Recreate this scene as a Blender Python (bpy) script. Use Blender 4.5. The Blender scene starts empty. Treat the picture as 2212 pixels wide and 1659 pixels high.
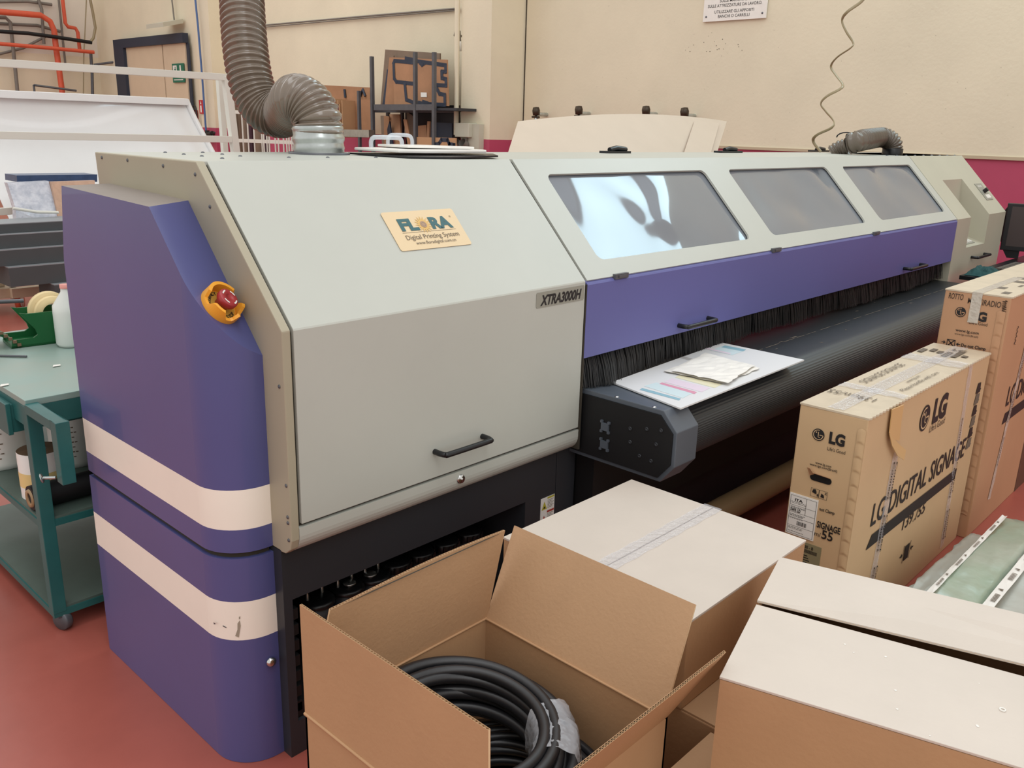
import bpy, bmesh, math, random
from mathutils import Vector, Matrix
random.seed(7)
PI = math.pi
sc = bpy.context.scene
COL = sc.collection

# ------------------------------------------------------------------ camera, world, lights, exposure
def camera():
    yaw, pitch, roll = 0.82252, -0.28585, 0.02861
    f = Vector((math.cos(pitch)*math.sin(yaw), math.cos(pitch)*math.cos(yaw), math.sin(pitch)))
    r = Vector((math.cos(yaw), -math.sin(yaw), 0)); u = r.cross(f)
    r2 = r*math.cos(roll) + u*math.sin(roll); u2 = -r*math.sin(roll) + u*math.cos(roll)
    m = Matrix((r2, u2, -f)).transposed().to_4x4(); m.translation = (-1.0214, -1.6455, 1.5947)
    cd = bpy.data.cameras.new('camera'); cd.sensor_width = 36; cd.lens = 1878.74/2212*36
    cd.clip_start = .05; cd.clip_end = 100
    o = bpy.data.objects.new('camera', cd); COL.objects.link(o); o.matrix_world = m; sc.camera = o
camera()
w = bpy.data.worlds.new('hall_light'); sc.world = w; w.use_nodes = True
w.node_tree.nodes['Background'].inputs[0].default_value = (1.0, .985, .96, 1)
w.node_tree.nodes['Background'].inputs[1].default_value = .95
def area(name, loc, aim, sx, sy, power, color):
    l = bpy.data.lights.new(name, 'AREA'); l.shape = 'RECTANGLE'; l.size = sx; l.size_y = sy
    l.energy = power; l.color = color
    o = bpy.data.objects.new(name, l); COL.objects.link(o); o.location = loc
    d = Vector(aim)-Vector(loc); o.rotation_euler = d.to_track_quat('-Z', 'Y').to_euler()
    return o
# roof lights of the hall (three strips of daylight overhead) and the high window band of the far wall
area('roof_light', (-1.5, -3.5, 6.6), (-1.0, -1.5, 0), 2.2, 9, 150, (.97, .985, 1))
area('roof_light', (3.4, 1.0, 6.8), (3.0, 1.0, 0), 1.6, 12, 80, (.92, .97, 1))
area('roof_light', (1.5, 10, 6.8), (2.5, 10, 0), 2.0, 9, 170, (1, .98, .95))
area('high_window', (6.85, -.1, 4.9), (2.5, -.1, 1.2), 3.0, 1.7, 105, (.62, .88, 1))
sc.view_settings.view_transform = 'Standard'; sc.view_settings.look = 'None'
sc.view_settings.gamma = 1; sc.view_settings.use_curve_mapping = False
sc.view_settings.exposure = .0

# ------------------------------------------------------------------ helpers
def lin(c):
    return tuple(((v/255)/12.92 if v/255 <= .04045 else ((v/255+.055)/1.055)**2.4) for v in c)
def mat(name, rgb, rough=.5, metal=0, spec=.5, var=0, vscale=6, bump=0, bscale=60, alpha=1, trans=0, coat=0, srgb=True, stretch=None, c2=None, thr=None):
    m = bpy.data.materials.new(name); m.use_nodes = True; nt = m.node_tree; b = nt.nodes['Principled BSDF']
    c = lin(rgb) if srgb else rgb
    b.inputs['Base Color'].default_value = (*c, 1); b.inputs['Roughness'].default_value = rough
    b.inputs['Metallic'].default_value = metal; b.inputs['Specular IOR Level'].default_value = spec
    b.inputs['Alpha'].default_value = alpha; b.inputs['Transmission Weight'].default_value = trans
    b.inputs['Coat Weight'].default_value = coat
    tc = nt.nodes.new('ShaderNodeTexCoord'); src = tc.outputs['Object']
    if stretch:
        mp = nt.nodes.new('ShaderNodeMapping'); mp.inputs['Scale'].default_value = stretch
        nt.links.new(src, mp.inputs[0]); src = mp.outputs[0]
    if var or c2:
        n = nt.nodes.new('ShaderNodeTexNoise'); n.inputs['Scale'].default_value = vscale; n.inputs['Detail'].default_value = 5
        n.inputs['Roughness'].default_value = .6
        nt.links.new(src, n.inputs['Vector'])
        r = nt.nodes.new('ShaderNodeValToRGB')
        lo, hi = (thr or (.3, .7))
        r.color_ramp.elements[0].position = lo; r.color_ramp.elements[1].position = hi
        a = tuple(v*(1-var) for v in c); z = tuple(min(1, v*(1+var)) for v in c)
        if c2: z = lin(c2); a = c
        r.color_ramp.elements[0].color = (*a, 1); r.color_ramp.elements[1].color = (*z, 1)
        nt.links.new(n.outputs['Fac'], r.inputs[0]); nt.links.new(r.outputs[0], b.inputs['Base Color'])
    if bump:
        n = nt.nodes.new('ShaderNodeTexNoise'); n.inputs['Scale'].default_value = bscale; n.inputs['Detail'].default_value = 3
        nt.links.new(src, n.inputs['Vector'])
        bp = nt.nodes.new('ShaderNodeBump'); bp.inputs['Strength'].default_value = bump; bp.inputs['Distance'].default_value = .01
        nt.links.new(n.outputs['Fac'], bp.inputs['Height']); nt.links.new(bp.outputs[0], b.inputs['Normal'])
    return m

def root_loc(o):
    while o is not None:
        if o.parent is None: return Vector(o.location)
        o = o.parent
    return Vector((0, 0, 0))
class MB:
    def __init__(s): s.v = []; s.f = []; s.mi = []; s.cur = 0; s.sm = []; s.smooth = False
    def add(s, vs, fs):
        o = len(s.v); s.v += [tuple(v) for v in vs]
        for f in fs: s.f.append([o+i for i in f]); s.mi.append(s.cur); s.sm.append(s.smooth)
        return s
    def box(s, a, b):
        x0, y0, z0 = a; x1, y1, z1 = b
        vs = [(x0,y0,z0),(x1,y0,z0),(x1,y1,z0),(x0,y1,z0),(x0,y0,z1),(x1,y0,z1),(x1,y1,z1),(x0,y1,z1)]
        return s.add(vs, [(3,2,1,0),(4,5,6,7),(0,1,5,4),(1,2,6,5),(2,3,7,6),(3,0,4,7)])
    def prism(s, pts, vec):
        n = len(pts); vec = Vector(vec); p = [Vector(q) for q in pts]
        vs = p + [q+vec for q in p]
        return s.add(vs, [list(range(n))[::-1], [n+i for i in range(n)]] + [(i, (i+1) % n, n+(i+1) % n, n+i) for i in range(n)])
    def face(s, pts): return s.add(pts, [list(range(len(pts)))])
    def obox(s, c, ax, ay, az):   # oriented box: centre and three half-axis vectors
        c, ax, ay, az = map(Vector, (c, ax, ay, az))
        p = [c-ax-ay-az, c+ax-ay-az, c+ax+ay-az, c-ax+ay-az]
        return s.prism(p, 2*az)
    def tube(s, pts, r, seg=10, caps=True, closed=False, rs=None, flat=1.0):
        P = [Vector(p) for p in pts]; n = len(P); rings = []
        up = None; old = s.smooth
        for i in range(n):
            if closed: t = P[(i+1) % n]-P[i-1]
            else: t = P[min(i+1, n-1)]-P[max(i-1, 0)]
            t.normalize()
            if up is None:
                up = Vector((0, 0, 1)) if abs(t.z) < .9 else Vector((1, 0, 0))
            u = (up - t*up.dot(t)); u.normalize(); up = u; v = t.cross(u)
            rr = rs[i] if rs else r
            rings.append([P[i] + (u*math.cos(2*PI*k/seg) + v*flat*math.sin(2*PI*k/seg))*rr for k in range(seg)])
        vs = [q for R in rings for q in R]; fs = []
        m = n if closed else n-1
        for i in range(m):
            a = i*seg; b = ((i+1) % n)*seg
            for k in range(seg): fs.append((a+k, a+(k+1) % seg, b+(k+1) % seg, b+k))
        s.smooth = True; s.add(vs, fs); s.smooth = False
        if caps and not closed:
            s.add(rings[0], [list(range(seg))[::-1]]); s.add(rings[-1], [list(range(seg))])
        s.smooth = old
        return s
    def lathe(s, prof, c, axis=(0, 0, 1), seg=24, a0=0, a1=2*PI):   # prof: (radius, height)
        ax = Vector(axis).normalized(); u = ax.orthogonal().normalized(); v = ax.cross(u); c = Vector(c)
        full = abs(a1-a0-2*PI) < 1e-6; ns = seg if full else seg+1; vs = []
        for r, h in prof:
            for k in range(ns):
                a = a0+(a1-a0)*k/seg; vs.append(c + ax*h + (u*math.cos(a)+v*math.sin(a))*r)
        fs = []
        for i in range(len(prof)-1):
            for k in range(seg):
                k2 = (k+1) % ns
                fs.append((i*ns+k, i*ns+k2, (i+1)*ns+k2, (i+1)*ns+k))
        old = s.smooth; s.smooth = True; s.add(vs, fs); s.smooth = old
        return s
    def text(s, txt, o, xd, yd, h, width=None, bold=0, shear=0, align='LEFT', lift=.0006, space=1):
        cu = bpy.data.curves.new('lettering', 'FONT'); cu.body = txt; cu.size = 1; cu.offset = bold; cu.shear = shear
        cu.align_x = 'LEFT'; cu.resolution_u = 3; cu.space_character = space
        ob = bpy.data.objects.new('lettering', cu); me = bpy.data.meshes.new_from_object(ob)
        if not me.vertices: return s
        xs = [v.co.x for v in me.vertices]; ys = [v.co.y for v in me.vertices]
        x0, x1 = min(xs), max(xs); sc_y = h/.73; sc_x = sc_y if width is None else width/max(1e-6, x1-x0)
        xd = Vector(xd).normalized(); yd = Vector(yd).normalized(); n = xd.cross(yd).normalized()
        sh = {'LEFT': -x0*sc_x, 'CENTER': -(x0+x1)/2*sc_x, 'RIGHT': -x1*sc_x}[align]; o = Vector(o)
        vs = [o + xd*(v.co.x*sc_x+sh) + yd*(v.co.y*sc_y) + n*lift for v in me.vertices]
        s.add(vs, [list(p.vertices) for p in me.polygons])
        bpy.data.objects.remove(ob); bpy.data.curves.remove(cu); bpy.data.meshes.remove(me)
        return s
    def build(s, name, ms, parent=None, bevel=0, normals=True):
        L = root_loc(parent)
        me = bpy.data.meshes.new(name)
        me.from_pydata([tuple(Vector(v)-L) for v in s.v], [], s.f)
        ms = ms if isinstance(ms, (list, tuple)) else [ms]
        for m in ms: me.materials.append(m)
        for p, i, sm in zip(me.polygons, s.mi, s.sm): p.material_index = i; p.use_smooth = sm
        bm = bmesh.new(); bm.from_mesh(me)
        if bevel:
            bmesh.ops.remove_doubles(bm, verts=bm.verts, dist=1e-6)
            bmesh.ops.recalc_face_normals(bm, faces=bm.faces)
            es = [e for e in bm.edges if len(e.link_faces) == 2 and e.calc_face_angle(0) > .6]
            bmesh.ops.bevel(bm, geom=es, offset=bevel, segments=2, affect='EDGES', profile=.6, clamp_overlap=True)
        elif normals:
            bmesh.ops.recalc_face_normals(bm, faces=bm.faces)
        bm.to_mesh(me); bm.free()
        o = bpy.data.objects.new(name, me); COL.objects.link(o)
        if parent: o.parent = parent
        return o
def tag(o, label, cat, group=None, kind=None):
    if label: o['label'] = label
    if cat: o['category'] = cat
    if group: o['group'] = group
    if kind: o['kind'] = kind
    return o
def thing(name, label, cat, loc=(0, 0, 0), group=None):
    o = bpy.data.objects.new(name, None); COL.objects.link(o); o.location = loc
    return tag(o, label, cat, group)
def one(mb, name, m, label, cat, group=None, bevel=0, base=None):   # a thing that is one mesh
    o = mb.build(name, m, None, bevel); return tag(o, label, cat, group)
def struct(mb, name, m, parent=None, bevel=0):
    o = mb.build(name, m, parent, bevel); 
    if parent is None: o['kind'] = 'structure'
    return o
def lab(o, t): o['label'] = t; return o
def spline(P, n):   # catmull-rom through points, n samples per span
    P = [Vector(p) for p in P]; out = []
    for i in range(len(P)-1):
        a = P[i-1] if i else P[0]*2-P[1]; b = P[i]; c = P[i+1]; d = P[i+2] if i+2 < len(P) else P[-1]*2-P[-2]
        for k in range(n):
            t = k/n; out.append(.5*((2*b)+(c-a)*t+(2*a-5*b+4*c-d)*t*t+(3*b-a-3*c+d)*t**3))
    out.append(P[-1]); return out
def resample(P, step):
    out = [P[0]]; acc = 0
    for i in range(1, len(P)):
        a = P[i-1]; d = (P[i]-a).length
        while acc+d >= step:
            t = (step-acc)/d; a = a.lerp(P[i], t); out.append(a.copy()); d = (P[i]-a).length; acc = 0
        acc += d
    return out
def lerp(a, b, t): return Vector(a)*(1-t)+Vector(b)*t

# ------------------------------------------------------------------ materials
M = {}
M['wall'] = mat('cream_wall_paint', (227, 217, 191), .7, var=.05, vscale=1.2, bump=.15, bscale=30)
M['wall2'] = mat('white_wall_paint', (225, 218, 205), .7, var=.05, vscale=1.2)
M['pink'] = mat('magenta_wall_paint', (184, 72, 102), .55, var=.06, vscale=2)
M['floor'] = mat('red_resin_floor', (166, 88, 76), .34, var=.14, vscale=1.6, spec=.4, bump=.05, bscale=20)
M['grey'] = mat('light_grey_painted_metal', (187, 189, 180), .42, var=.025, vscale=3, spec=.45)
M['dust'] = mat('dusty_top_paint', (140, 130, 122), .7, var=.06)
M['grey_mid'] = mat('dimmed_grey_painted_metal', (186, 183, 164), .45, var=.03, vscale=3)  # same paint as the housing, weaker far light put into the colour
M['grey_side'] = mat('aged_beige_grey_paint', (168, 160, 138), .5, var=.04, vscale=3)
M['blue'] = mat('violet_blue_paint', (80, 84, 136), .36, var=.04, vscale=2.5, spec=.6, coat=.2)
M['blue_door'] = mat('violet_blue_door_paint', (98, 100, 158), .45, var=.02, vscale=2.5)
M['stripe'] = mat('off_white_stripe_film', (248, 240, 226), .35, var=.02)
M['dark'] = mat('dark_charcoal_paint', (44, 47, 52), .45, var=.05, vscale=4)
M['black'] = mat('black_plastic', (20, 21, 24), .35)
M['blacksoft'] = mat('matt_black', (9, 10, 13), .6)
M['gap'] = mat('shadow_gap_rubber', (58, 52, 42), .9)
M['slate'] = mat('slate_grey_metal', (88, 95, 104), .38, var=.05, metal=.1)
M['bristle'] = mat('black_nylon_bristle', (30, 31, 33), .6)
M['chrome'] = mat('chrome', (200, 200, 198), .18, metal=1)
M['zinc'] = mat('galvanised_metal', (185, 190, 188), .3, metal=.9, var=.12, vscale=20)
M['steel'] = mat('grey_steel', (96, 98, 102), .45, metal=.4, var=.1, vscale=12)
M['hose'] = mat('brown_grey_hose_plastic', (118, 104, 90), .2, var=.12, vscale=9, spec=.7, coat=.4)
M['hose2'] = mat('dark_hose_plastic', (104, 94, 82), .28, var=.12, vscale=9, spec=.6)
M['white'] = mat('white_plastic', (236, 234, 228), .3, var=.02)
M['gloss'] = mat('white_gloss_acrylic', (240, 242, 242), .08, var=.01, spec=.5)
M['matt_white'] = mat('white_board', (206, 190, 172), .5, var=.02)
M['board_sheet'] = mat('white_print_board', (226, 226, 226), .45)
M['cream'] = mat('cream_paint_frame', (222, 222, 212), .4)
M['card'] = mat('kraft_cardboard', (184, 145, 108), .62, var=.05, vscale=4, bump=.06, bscale=90, spec=.3, stretch=(1, 1, 1))
M['card_in'] = mat('kraft_cardboard_inside', (184, 146, 110), .65, var=.05, vscale=5, bump=.1, bscale=120)
M['card_lg'] = mat('kraft_printed_carton', (206, 174, 134), .55, var=.04, vscale=3)
M['card_lg2'] = mat('kraft_printed_carton_brown', (192, 148, 112), .6, var=.04, vscale=3)
M['card_top'] = mat('kraft_cardboard_baked_glare', (206, 194, 182), .5, var=.03, vscale=5, bump=.04, bscale=90)  # kraft box tops, with the skylight glare put into the colour
M['card_lgtop'] = mat('worn_cardboard_baked_sheen', (206, 190, 165), .45, var=.08, vscale=14)  # display carton tops, paled to carry the skylight sheen in the colour
M['flute'] = mat('cardboard_cut_edge', (222, 190, 150), .8)
M['card_dark'] = mat('old_brown_cardboard', (168, 124, 90), .7, var=.1, vscale=6)
M['card_dull'] = mat('dull_grey_brown_cardboard', (128, 108, 90), .7, var=.12, vscale=5)
M['tape'] = mat('clear_parcel_tape', (232, 232, 238), .1, alpha=.34, spec=.8, bump=.5, bscale=70)
M['tape_white'] = mat('whitish_printed_tape', (214, 205, 190), .22, alpha=.85, bump=.5, bscale=60)
M['ink'] = mat('black_print', (30, 27, 27), .6)
M['ink_soft'] = mat('faded_print', (110, 98, 84), .7)
M['pen'] = mat('marker_pen', (62, 48, 38), .7)
M['teal'] = mat('teal_painted_steel', (36, 98, 96), .4, var=.12, vscale=8)
M['teal_top'] = mat('worn_teal_table_top', (134, 166, 160), .38, var=.1, vscale=3, c2=(150, 160, 150))
M['teal_shelf'] = mat('worn_green_shelf', (84, 100, 92), .5, var=.15, vscale=4)
M['green'] = mat('green_plastic', (22, 92, 48), .4)
M['yellow'] = mat('orange_yellow_plastic', (240, 168, 52), .4)
M['yellow2'] = mat('yellow_label', (208, 168, 70), .5)
M['red'] = mat('dark_red_plastic', (160, 48, 52), .35)
M['red_pipe'] = mat('red_orange_pipe_paint', (214, 92, 62), .45, var=.08)
M['redsign'] = mat('red_sign', (190, 40, 50), .5)
M['grnsign'] = mat('green_sign', (24, 110, 84), .5)
M['pipe'] = mat('grey_conduit', (122, 116, 108), .5, var=.1)
M['cable'] = mat('black_cable', (34, 34, 37), .42, var=.15, vscale=20, spec=.6)
M['cord'] = mat('olive_beige_cord', (150, 136, 104), .3)
M['belt'] = mat('dark_grey_belt', (50, 53, 57), .5, var=.06, vscale=6, bump=.05, bscale=200)
M['tan'] = mat('tan_cardboard_tube', (160, 132, 96), .5, var=.05)
M['film'] = mat('clear_film_wrap', (225, 228, 235), .08, alpha=.42, spec=1, bump=.9, bscale=22)
M['bluewrap'] = mat('blue_wrapped_board', (60, 84, 120), .3, var=.2, vscale=12)
M['bag'] = mat('grey_blue_film_pack', (170, 176, 190), .15, var=.25, vscale=14, bump=.8, bscale=18, c2=(220, 222, 230))
M['tanwrap'] = mat('tan_wrapped_pack', (196, 158, 132), .3, var=.1, vscale=15, bump=.2)
M['slab'] = mat('charcoal_foam_board', (70, 74, 76), .6, var=.04)
M['slab_top'] = mat('grey_board_face', (140, 144, 148), .5)
M['milky'] = mat('milky_bottle_plastic', (224, 228, 222), .35, var=.03)
M['cap_pink'] = mat('pink_cap', (222, 150, 140), .4)
M['roll'] = mat('masking_tape_cream', (222, 200, 150), .6, var=.05)
M['kraftend'] = mat('brown_roll_end', (120, 94, 70), .6, var=.2, vscale=30)
M['yellowlabel'] = mat('pale_yellow_label', (232, 206, 140), .4)
M['socket'] = mat('grey_white_box_plastic', (196, 194, 176), .5)
M['tealcloth'] = mat('dark_teal_cloth', (32, 74, 74), .9, bump=.8, bscale=40)
M['glove'] = mat('light_blue_rubber', (110, 170, 200), .5)
M['key'] = mat('grey_brown_keys', (92, 84, 76), .6)
M['screen'] = mat('dark_screen', (66, 56, 54), .35)
M['petal'] = mat('pale_yellow_petals', (216, 178, 108), .6)
M['label_tan'] = mat('faded_cream_label', (222, 198, 158), .45, var=.02)
M['label_teal'] = mat('teal_print', (52, 96, 100), .5)
M['label_grey'] = mat('silver_grey_label', (150, 150, 138), .4)
M['seed'] = mat('sunflower_centre', (170, 140, 115), .6)
M['paper'] = mat('white_paper', (238, 234, 226), .6, var=.03, vscale=20)
M['cyan'] = mat('cyan_ink', (140, 180, 195), .6); M['magenta'] = mat('pink_ink', (216, 150, 172), .6)
M['pcyan'] = mat('pale_cyan_ink', (205, 222, 226), .6); M['pmag'] = mat('pale_magenta_ink', (226, 210, 222), .6)
M['pyel'] = mat('pale_yellow_ink', (228, 222, 190), .6); M['pgrey'] = mat('pale_grey_ink', (186, 184, 182), .6)
M['clearpl'] = mat('clear_acrylic', (225, 232, 238), .05, alpha=.45, spec=1)
M['wrapgreen'] = mat('film_over_green_glass', (150, 168, 146), .25, var=.1, vscale=4, c2=(172, 178, 164), bump=.5, bscale=9)
M['wrapgrey'] = mat('milky_film_wrap', (176, 178, 170), .28, var=.08, vscale=5, bump=.5, bscale=9)
M['bluecable'] = mat('blue_air_hose', (70, 100, 150), .4)
M['orange'] = mat('orange_plastic', (226, 150, 50), .4)
M['door'] = mat('beige_door', (216, 196, 168), .55, var=.02)
M['navy'] = mat('dark_navy_frame', (40, 50, 68), .5)
M['hook'] = mat('dark_bronze_fitting', (70, 58, 46), .4, metal=.5)
M['plum'] = mat('dark_plum_board', (62, 36, 50), .6)
def window_mat():
    m = mat('smoked_acrylic', (118, 124, 132), .07, spec=.6)
    nt = m.node_tree; b = nt.nodes['Principled BSDF']
    tc = nt.nodes.new('ShaderNodeTexCoord'); mp = nt.nodes.new('ShaderNodeMapping'); mp.inputs['Scale'].default_value = (1, 1, 1)
    n = nt.nodes.new('ShaderNodeTexNoise'); n.inputs['Scale'].default_value = 2.9; n.inputs['Detail'].default_value = 0; n.inputs['Distortion'].default_value = .4
    bp = nt.nodes.new('ShaderNodeBump'); bp.inputs['Strength'].default_value = .8; bp.inputs['Distance'].default_value = .06
    nt.links.new(tc.outputs['Object'], mp.inputs[0]); nt.links.new(mp.outputs[0], n.inputs['Vector'])
    nt.links.new(n.outputs['Fac'], bp.inputs['Height']); nt.links.new(bp.outputs[0], b.inputs['Normal'])
    b.inputs['IOR'].default_value = 1.6
    return m
M['window'] = window_mat()
def belt_mat():
    m = mat('ribbed_dark_belt', (40, 43, 46), .42)
    nt = m.node_tree; b = nt.nodes['Principled BSDF']
    tc = nt.nodes.new('ShaderNodeTexCoord'); wv = nt.nodes.new('ShaderNodeTexWave'); wv.bands_direction = 'Z'
    wv.inputs['Scale'].default_value = 48; bp = nt.nodes.new('ShaderNodeBump'); bp.inputs['Strength'].default_value = .35; bp.inputs['Distance'].default_value = .002
    nt.links.new(tc.outputs['Object'], wv.inputs['Vector']); nt.links.new(wv.outputs['Fac'], bp.inputs['Height']); nt.links.new(bp.outputs[0], b.inputs['Normal'])
    return m
M['ribs'] = belt_mat()

# ------------------------------------------------------------------ the hall
XA, YB = 7.0, 17.7
PZ = 1.462     # top of the magenta dado
struct(MB().box((-8, -9, -.1), (XA+.3, YB+.3, 0)), 'floor', M['floor'])
m = MB().box((XA, -6, PZ), (XA+.25, YB+.2, 6.4)); m.cur = 1; m.box((XA+.012, -6, 0), (XA+.25, YB+.2, PZ))
struct(m, 'wall_right', [M['wall'], M['pink']])
m = MB().box((-6, YB, 2.75), (XA, YB+.2, 6.4)); m.cur = 1; m.box((-6, YB, 0), (XA, YB+.2, 2.75))
struct(m, 'wall_back', [M['wall2'], M['wall']])
struct(MB().box((XA-.012, -6, PZ-.004), (XA+.01, 5.6, PZ+.022)), 'trim_1', mat('ledge_paint', (190, 174, 146), .7))
# pillars with the dado colour at the foot
def pillar(n, y0, y1, x0):
    m = MB().box((x0, y0, PZ), (XA+.01, y1, 6.4)); m.cur = 1; m.box((x0, y0, 0), (XA+.01, y1, PZ))
    struct(m, n, [M['wall'], M['pink']])
YP = (7.0, 5.7525, 2.2659)[1]
XP = (6.4408, 5.7525, 2.2305)[0]
YP2 = (6.4408, 6.2342, 2.2411)[1]
pillar('trim_2', YP, YP2, XP)
YQ = (7.0, 12.6416, 2.4177)[1]
XQ = (6.7624, 12.6416, 2.4026)[0]
YQ2 = (6.7624, 13.1134, 2.413)[1]
pillar('trim_3', YQ, YQ2, XQ)
# pipe down the side of the pillar, and the thin cable along the wall
one(MB().tube([(XP-.03, YP2+.05, 1.5), (XP-.03, YP2+.05, 5.5)], .03, 8), 'downpipe', M['wall'], 'cream vertical pipe running down the wall beside the pillar', 'pipe')
one(MB().tube([(6.96, 11.3509, 3.0391), (6.96, 8.605, 3.0188), (6.96, 6.8355, 2.9992)], .012, 6).tube([(6.96, 11.3536, 3.0121), (6.96, 8.6057, 2.9953), (6.96, 6.8352, 2.978)], .008, 6),
    'wall_cable', M['pipe'], 'thin grey cable run slanting across the cream wall above the racks', 'cable')
# wall panel joint beside the pillar
struct(MB().box((XA-.004, YP-.02, PZ), (XA+.002, YP-.006, 4.5)), 'trim_4', M['gap'])
# sliding fire door
a = (6.9, 16.5695, 3.0368); b = (6.9, 13.7419, 3.0458); zt = a[2]
d = thing('door_1', None, None, (6.85, a[1], 0)); d['kind'] = 'structure'
m = MB(); W_ = a[1]-b[1]; fw = .42
m.box((6.84, a[1]-fw, 0), (6.95, a[1], zt)); m.box((6.84, b[1], zt-.16), (6.95, a[1]-fw, zt)); m.box((6.925, b[1]-.03, 0), (6.95, b[1]+.05, zt-.16))
m.build('door_frame', M['navy'], d)
ys = (6.9, 14.6419, 2.6946)[1]
MB().box((6.9, ys+.02, 0), (6.95, a[1]-fw, zt-.16)).build('door_panel', M['door'], d)
MB().box((6.9, b[1]+.05, 0), (6.95, ys-.02, zt-.16)).build('door_panel', M['door'], d)
# exit sign on the door
p0 = (6.88, 14.2698, 2.5403); p1 = (6.88, 13.8372, 2.2189)
m = MB().box((6.87, p1[1], p1[2]), (6.885, p0[1], p0[2])); m.cur = 1
yw = p0[1]-p1[1]; zw = p0[2]-p1[2]; X = 6.868
def yz(u, v): return (X, p0[1]-u*yw, p1[2]+v*zw)
m.face([yz(.08, .28), yz(.42, .28), yz(.42, .9), yz(.08, .9)])
m.face([yz(.52, .6), yz(.92, .6), yz(.72, .32)]); m.face([yz(.66, .6), yz(.78, .6), yz(.78, .9), yz(.66, .9)])
m.face([yz(.1, .12), yz(.9, .12), yz(.9, .17), yz(.1, .17)])
m.cur = 0; X = 6.866
m.face([yz(.2, .32), yz(.26, .32), yz(.32, .58), yz(.26, .6)]); m.face([yz(.3, .36), yz(.36, .4), yz(.32, .6), yz(.26, .58)]); m.face([yz(.24, .58), yz(.34, .58), yz(.34, .74), yz(.24, .74)])
m.face([yz(.26, .76), yz(.32, .76), yz(.32, .84), yz(.26, .84)]); m.face([yz(.14, .6), yz(.26, .7), yz(.26, .74), yz(.14, .64)]) 
one(m, 'exit_sign', [M['grnsign'], M['white']], 'green emergency exit sign with a running figure and an arrow on the beige door', 'sign')
# emergency lamp above the door
m = MB(); c0 = (6.75, 14.1445, 3.1275)
t = thing('emergency_lamp', 'pale emergency lamp hanging over the dark door frame', 'lamp', c0)
m.prism([(6.55, c0[1]-.32, c0[2]-.02), (6.55, c0[1]+.32, c0[2]-.02), (6.95, c0[1]+.26, c0[2]+.08), (6.95, c0[1]-.26, c0[2]+.08)], (0, 0, .07)).build('lamp_housing', M['socket'], t)
MB().tube([(6.93, c0[1]+.02, c0[2]+.12), (6.93, c0[1]+.1, c0[2]+1.0)], .015, 6).build('conduit', M['pipe'], t)

# pipes on the back wall
def pipe(px, r, m, label, name='pipe', seg=10):
    return one(MB().tube(px, r, seg), name, m, label, 'pipe')
pipe([(4.8787, 17.3, 3.4056), (5.8229, 17.3, 3.4238), (5.9798, 17.3, 3.3322), (6.0375, 17.3, 3.1709), (6.0352, 17.3, 2.9269), (6.0581, 17.3, 2.0634), (6.041, 17.3, 1.678)], .055, M['red_pipe'], 'thick red pipe bending from the upper left down the back wall')
pipe([(4.7456, 17.1, 2.8369), (5.8668, 17.1, 2.8302), (6.6742, 17.1, 2.8164)], .035, M['red_pipe'], 'straight thin red pipe running level along the back wall')
pipe([(6.2962, 17.4, 3.921), (6.2994, 17.4, 3.3354), (6.3445, 17.4, 3.272), (6.4836, 17.4, 3.2595), (6.5198, 17.4, 3.1858), (6.5216, 17.4, 2.8757)], .035, M['red_pipe'], 'stepped red pipe with a short sideways jog near the ceiling')
pipe([(4.9274, 17.5, 3.3195), (5.2601, 17.5, 3.3372), (5.331, 17.5, 3.263), (5.3287, 17.5, 2.9182), (5.3052, 17.5, 1.9951)], .035, M['pipe'], 'grey conduit bending down at the far left of the back wall')
pipe([(5.8878, 17.55, 3.8011), (5.9432, 17.55, 3.5593), (5.9115, 17.55, 2.9267)], .03, M['pipe'], 'short grey conduit crossing behind the thick red pipe')
pipe([(6.302, 17.6, 3.8533), (6.2948, 17.6, 3.175), (6.2913, 17.6, 2.5956)], .022, M['pipe'], 'thin grey pipe hanging between the two red vertical pipes')
pipe([(4.8033, 17.2, 3.0526), (5.516, 17.2, 3.0691), (6.0125, 17.2, 3.0468), (6.6892, 17.2, 3.0026)], .035, M['blacksoft'], 'bundle of dark cables running level over the back wall', 'cable_bundle')
pipe([(4.9438, 17.6, 3.2144), (5.8411, 17.6, 3.2598), (6.2614, 17.6, 3.1891)], .03, M['pipe'], 'grey cable duct above the dark cable bundle')
pipe([(4.8655, 17.6, 2.6058), (5.5383, 17.6, 2.8227), (5.9897, 17.6, 3.0796)], .025, M['pipe'], 'slanting grey conduit rising to the right on the back wall')
pipe([(6.6933, 17.3, 2.8334), (6.6758, 17.3, 2.4117), (6.5992, 17.3, 1.5155)], .03, M['steel'], 'dark steel post under the end of the straight red pipe', 'steel_post')
pipe([(6.7312, 17.3, 2.5913), (7.027, 17.0, 2.6561)], .022, M['steel'], 'short dark steel arm sticking out beside the fire door', 'wall_bracket')
pipe([(6.6836, 17.2, 3.8689), (6.5926, 17.2, 3.2681), (6.5098, 17.2, 2.747), (6.4059, 17.2, 1.8678)], .012, M['cord'], 'thin cream cable hanging straight down the back wall', 'hanging_cable', 6)
pipe([(6.7374, 17.2, 3.8752), (6.7732, 17.2, 3.5412), (6.7913, 17.2, 3.2868), (6.7347, 17.2, 3.0926), (6.653, 17.2, 2.9995)], .028, M['cord'], 'curved beige cable looping down to the cable bundle', 'hanging_cable', 8)
pipe([(4.9919, 17.6, 3.5883), (5.7244, 17.6, 3.679), (6.1607, 17.6, 3.6696)], .03, M['pipe'], 'uppermost grey duct on the back wall')
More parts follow.
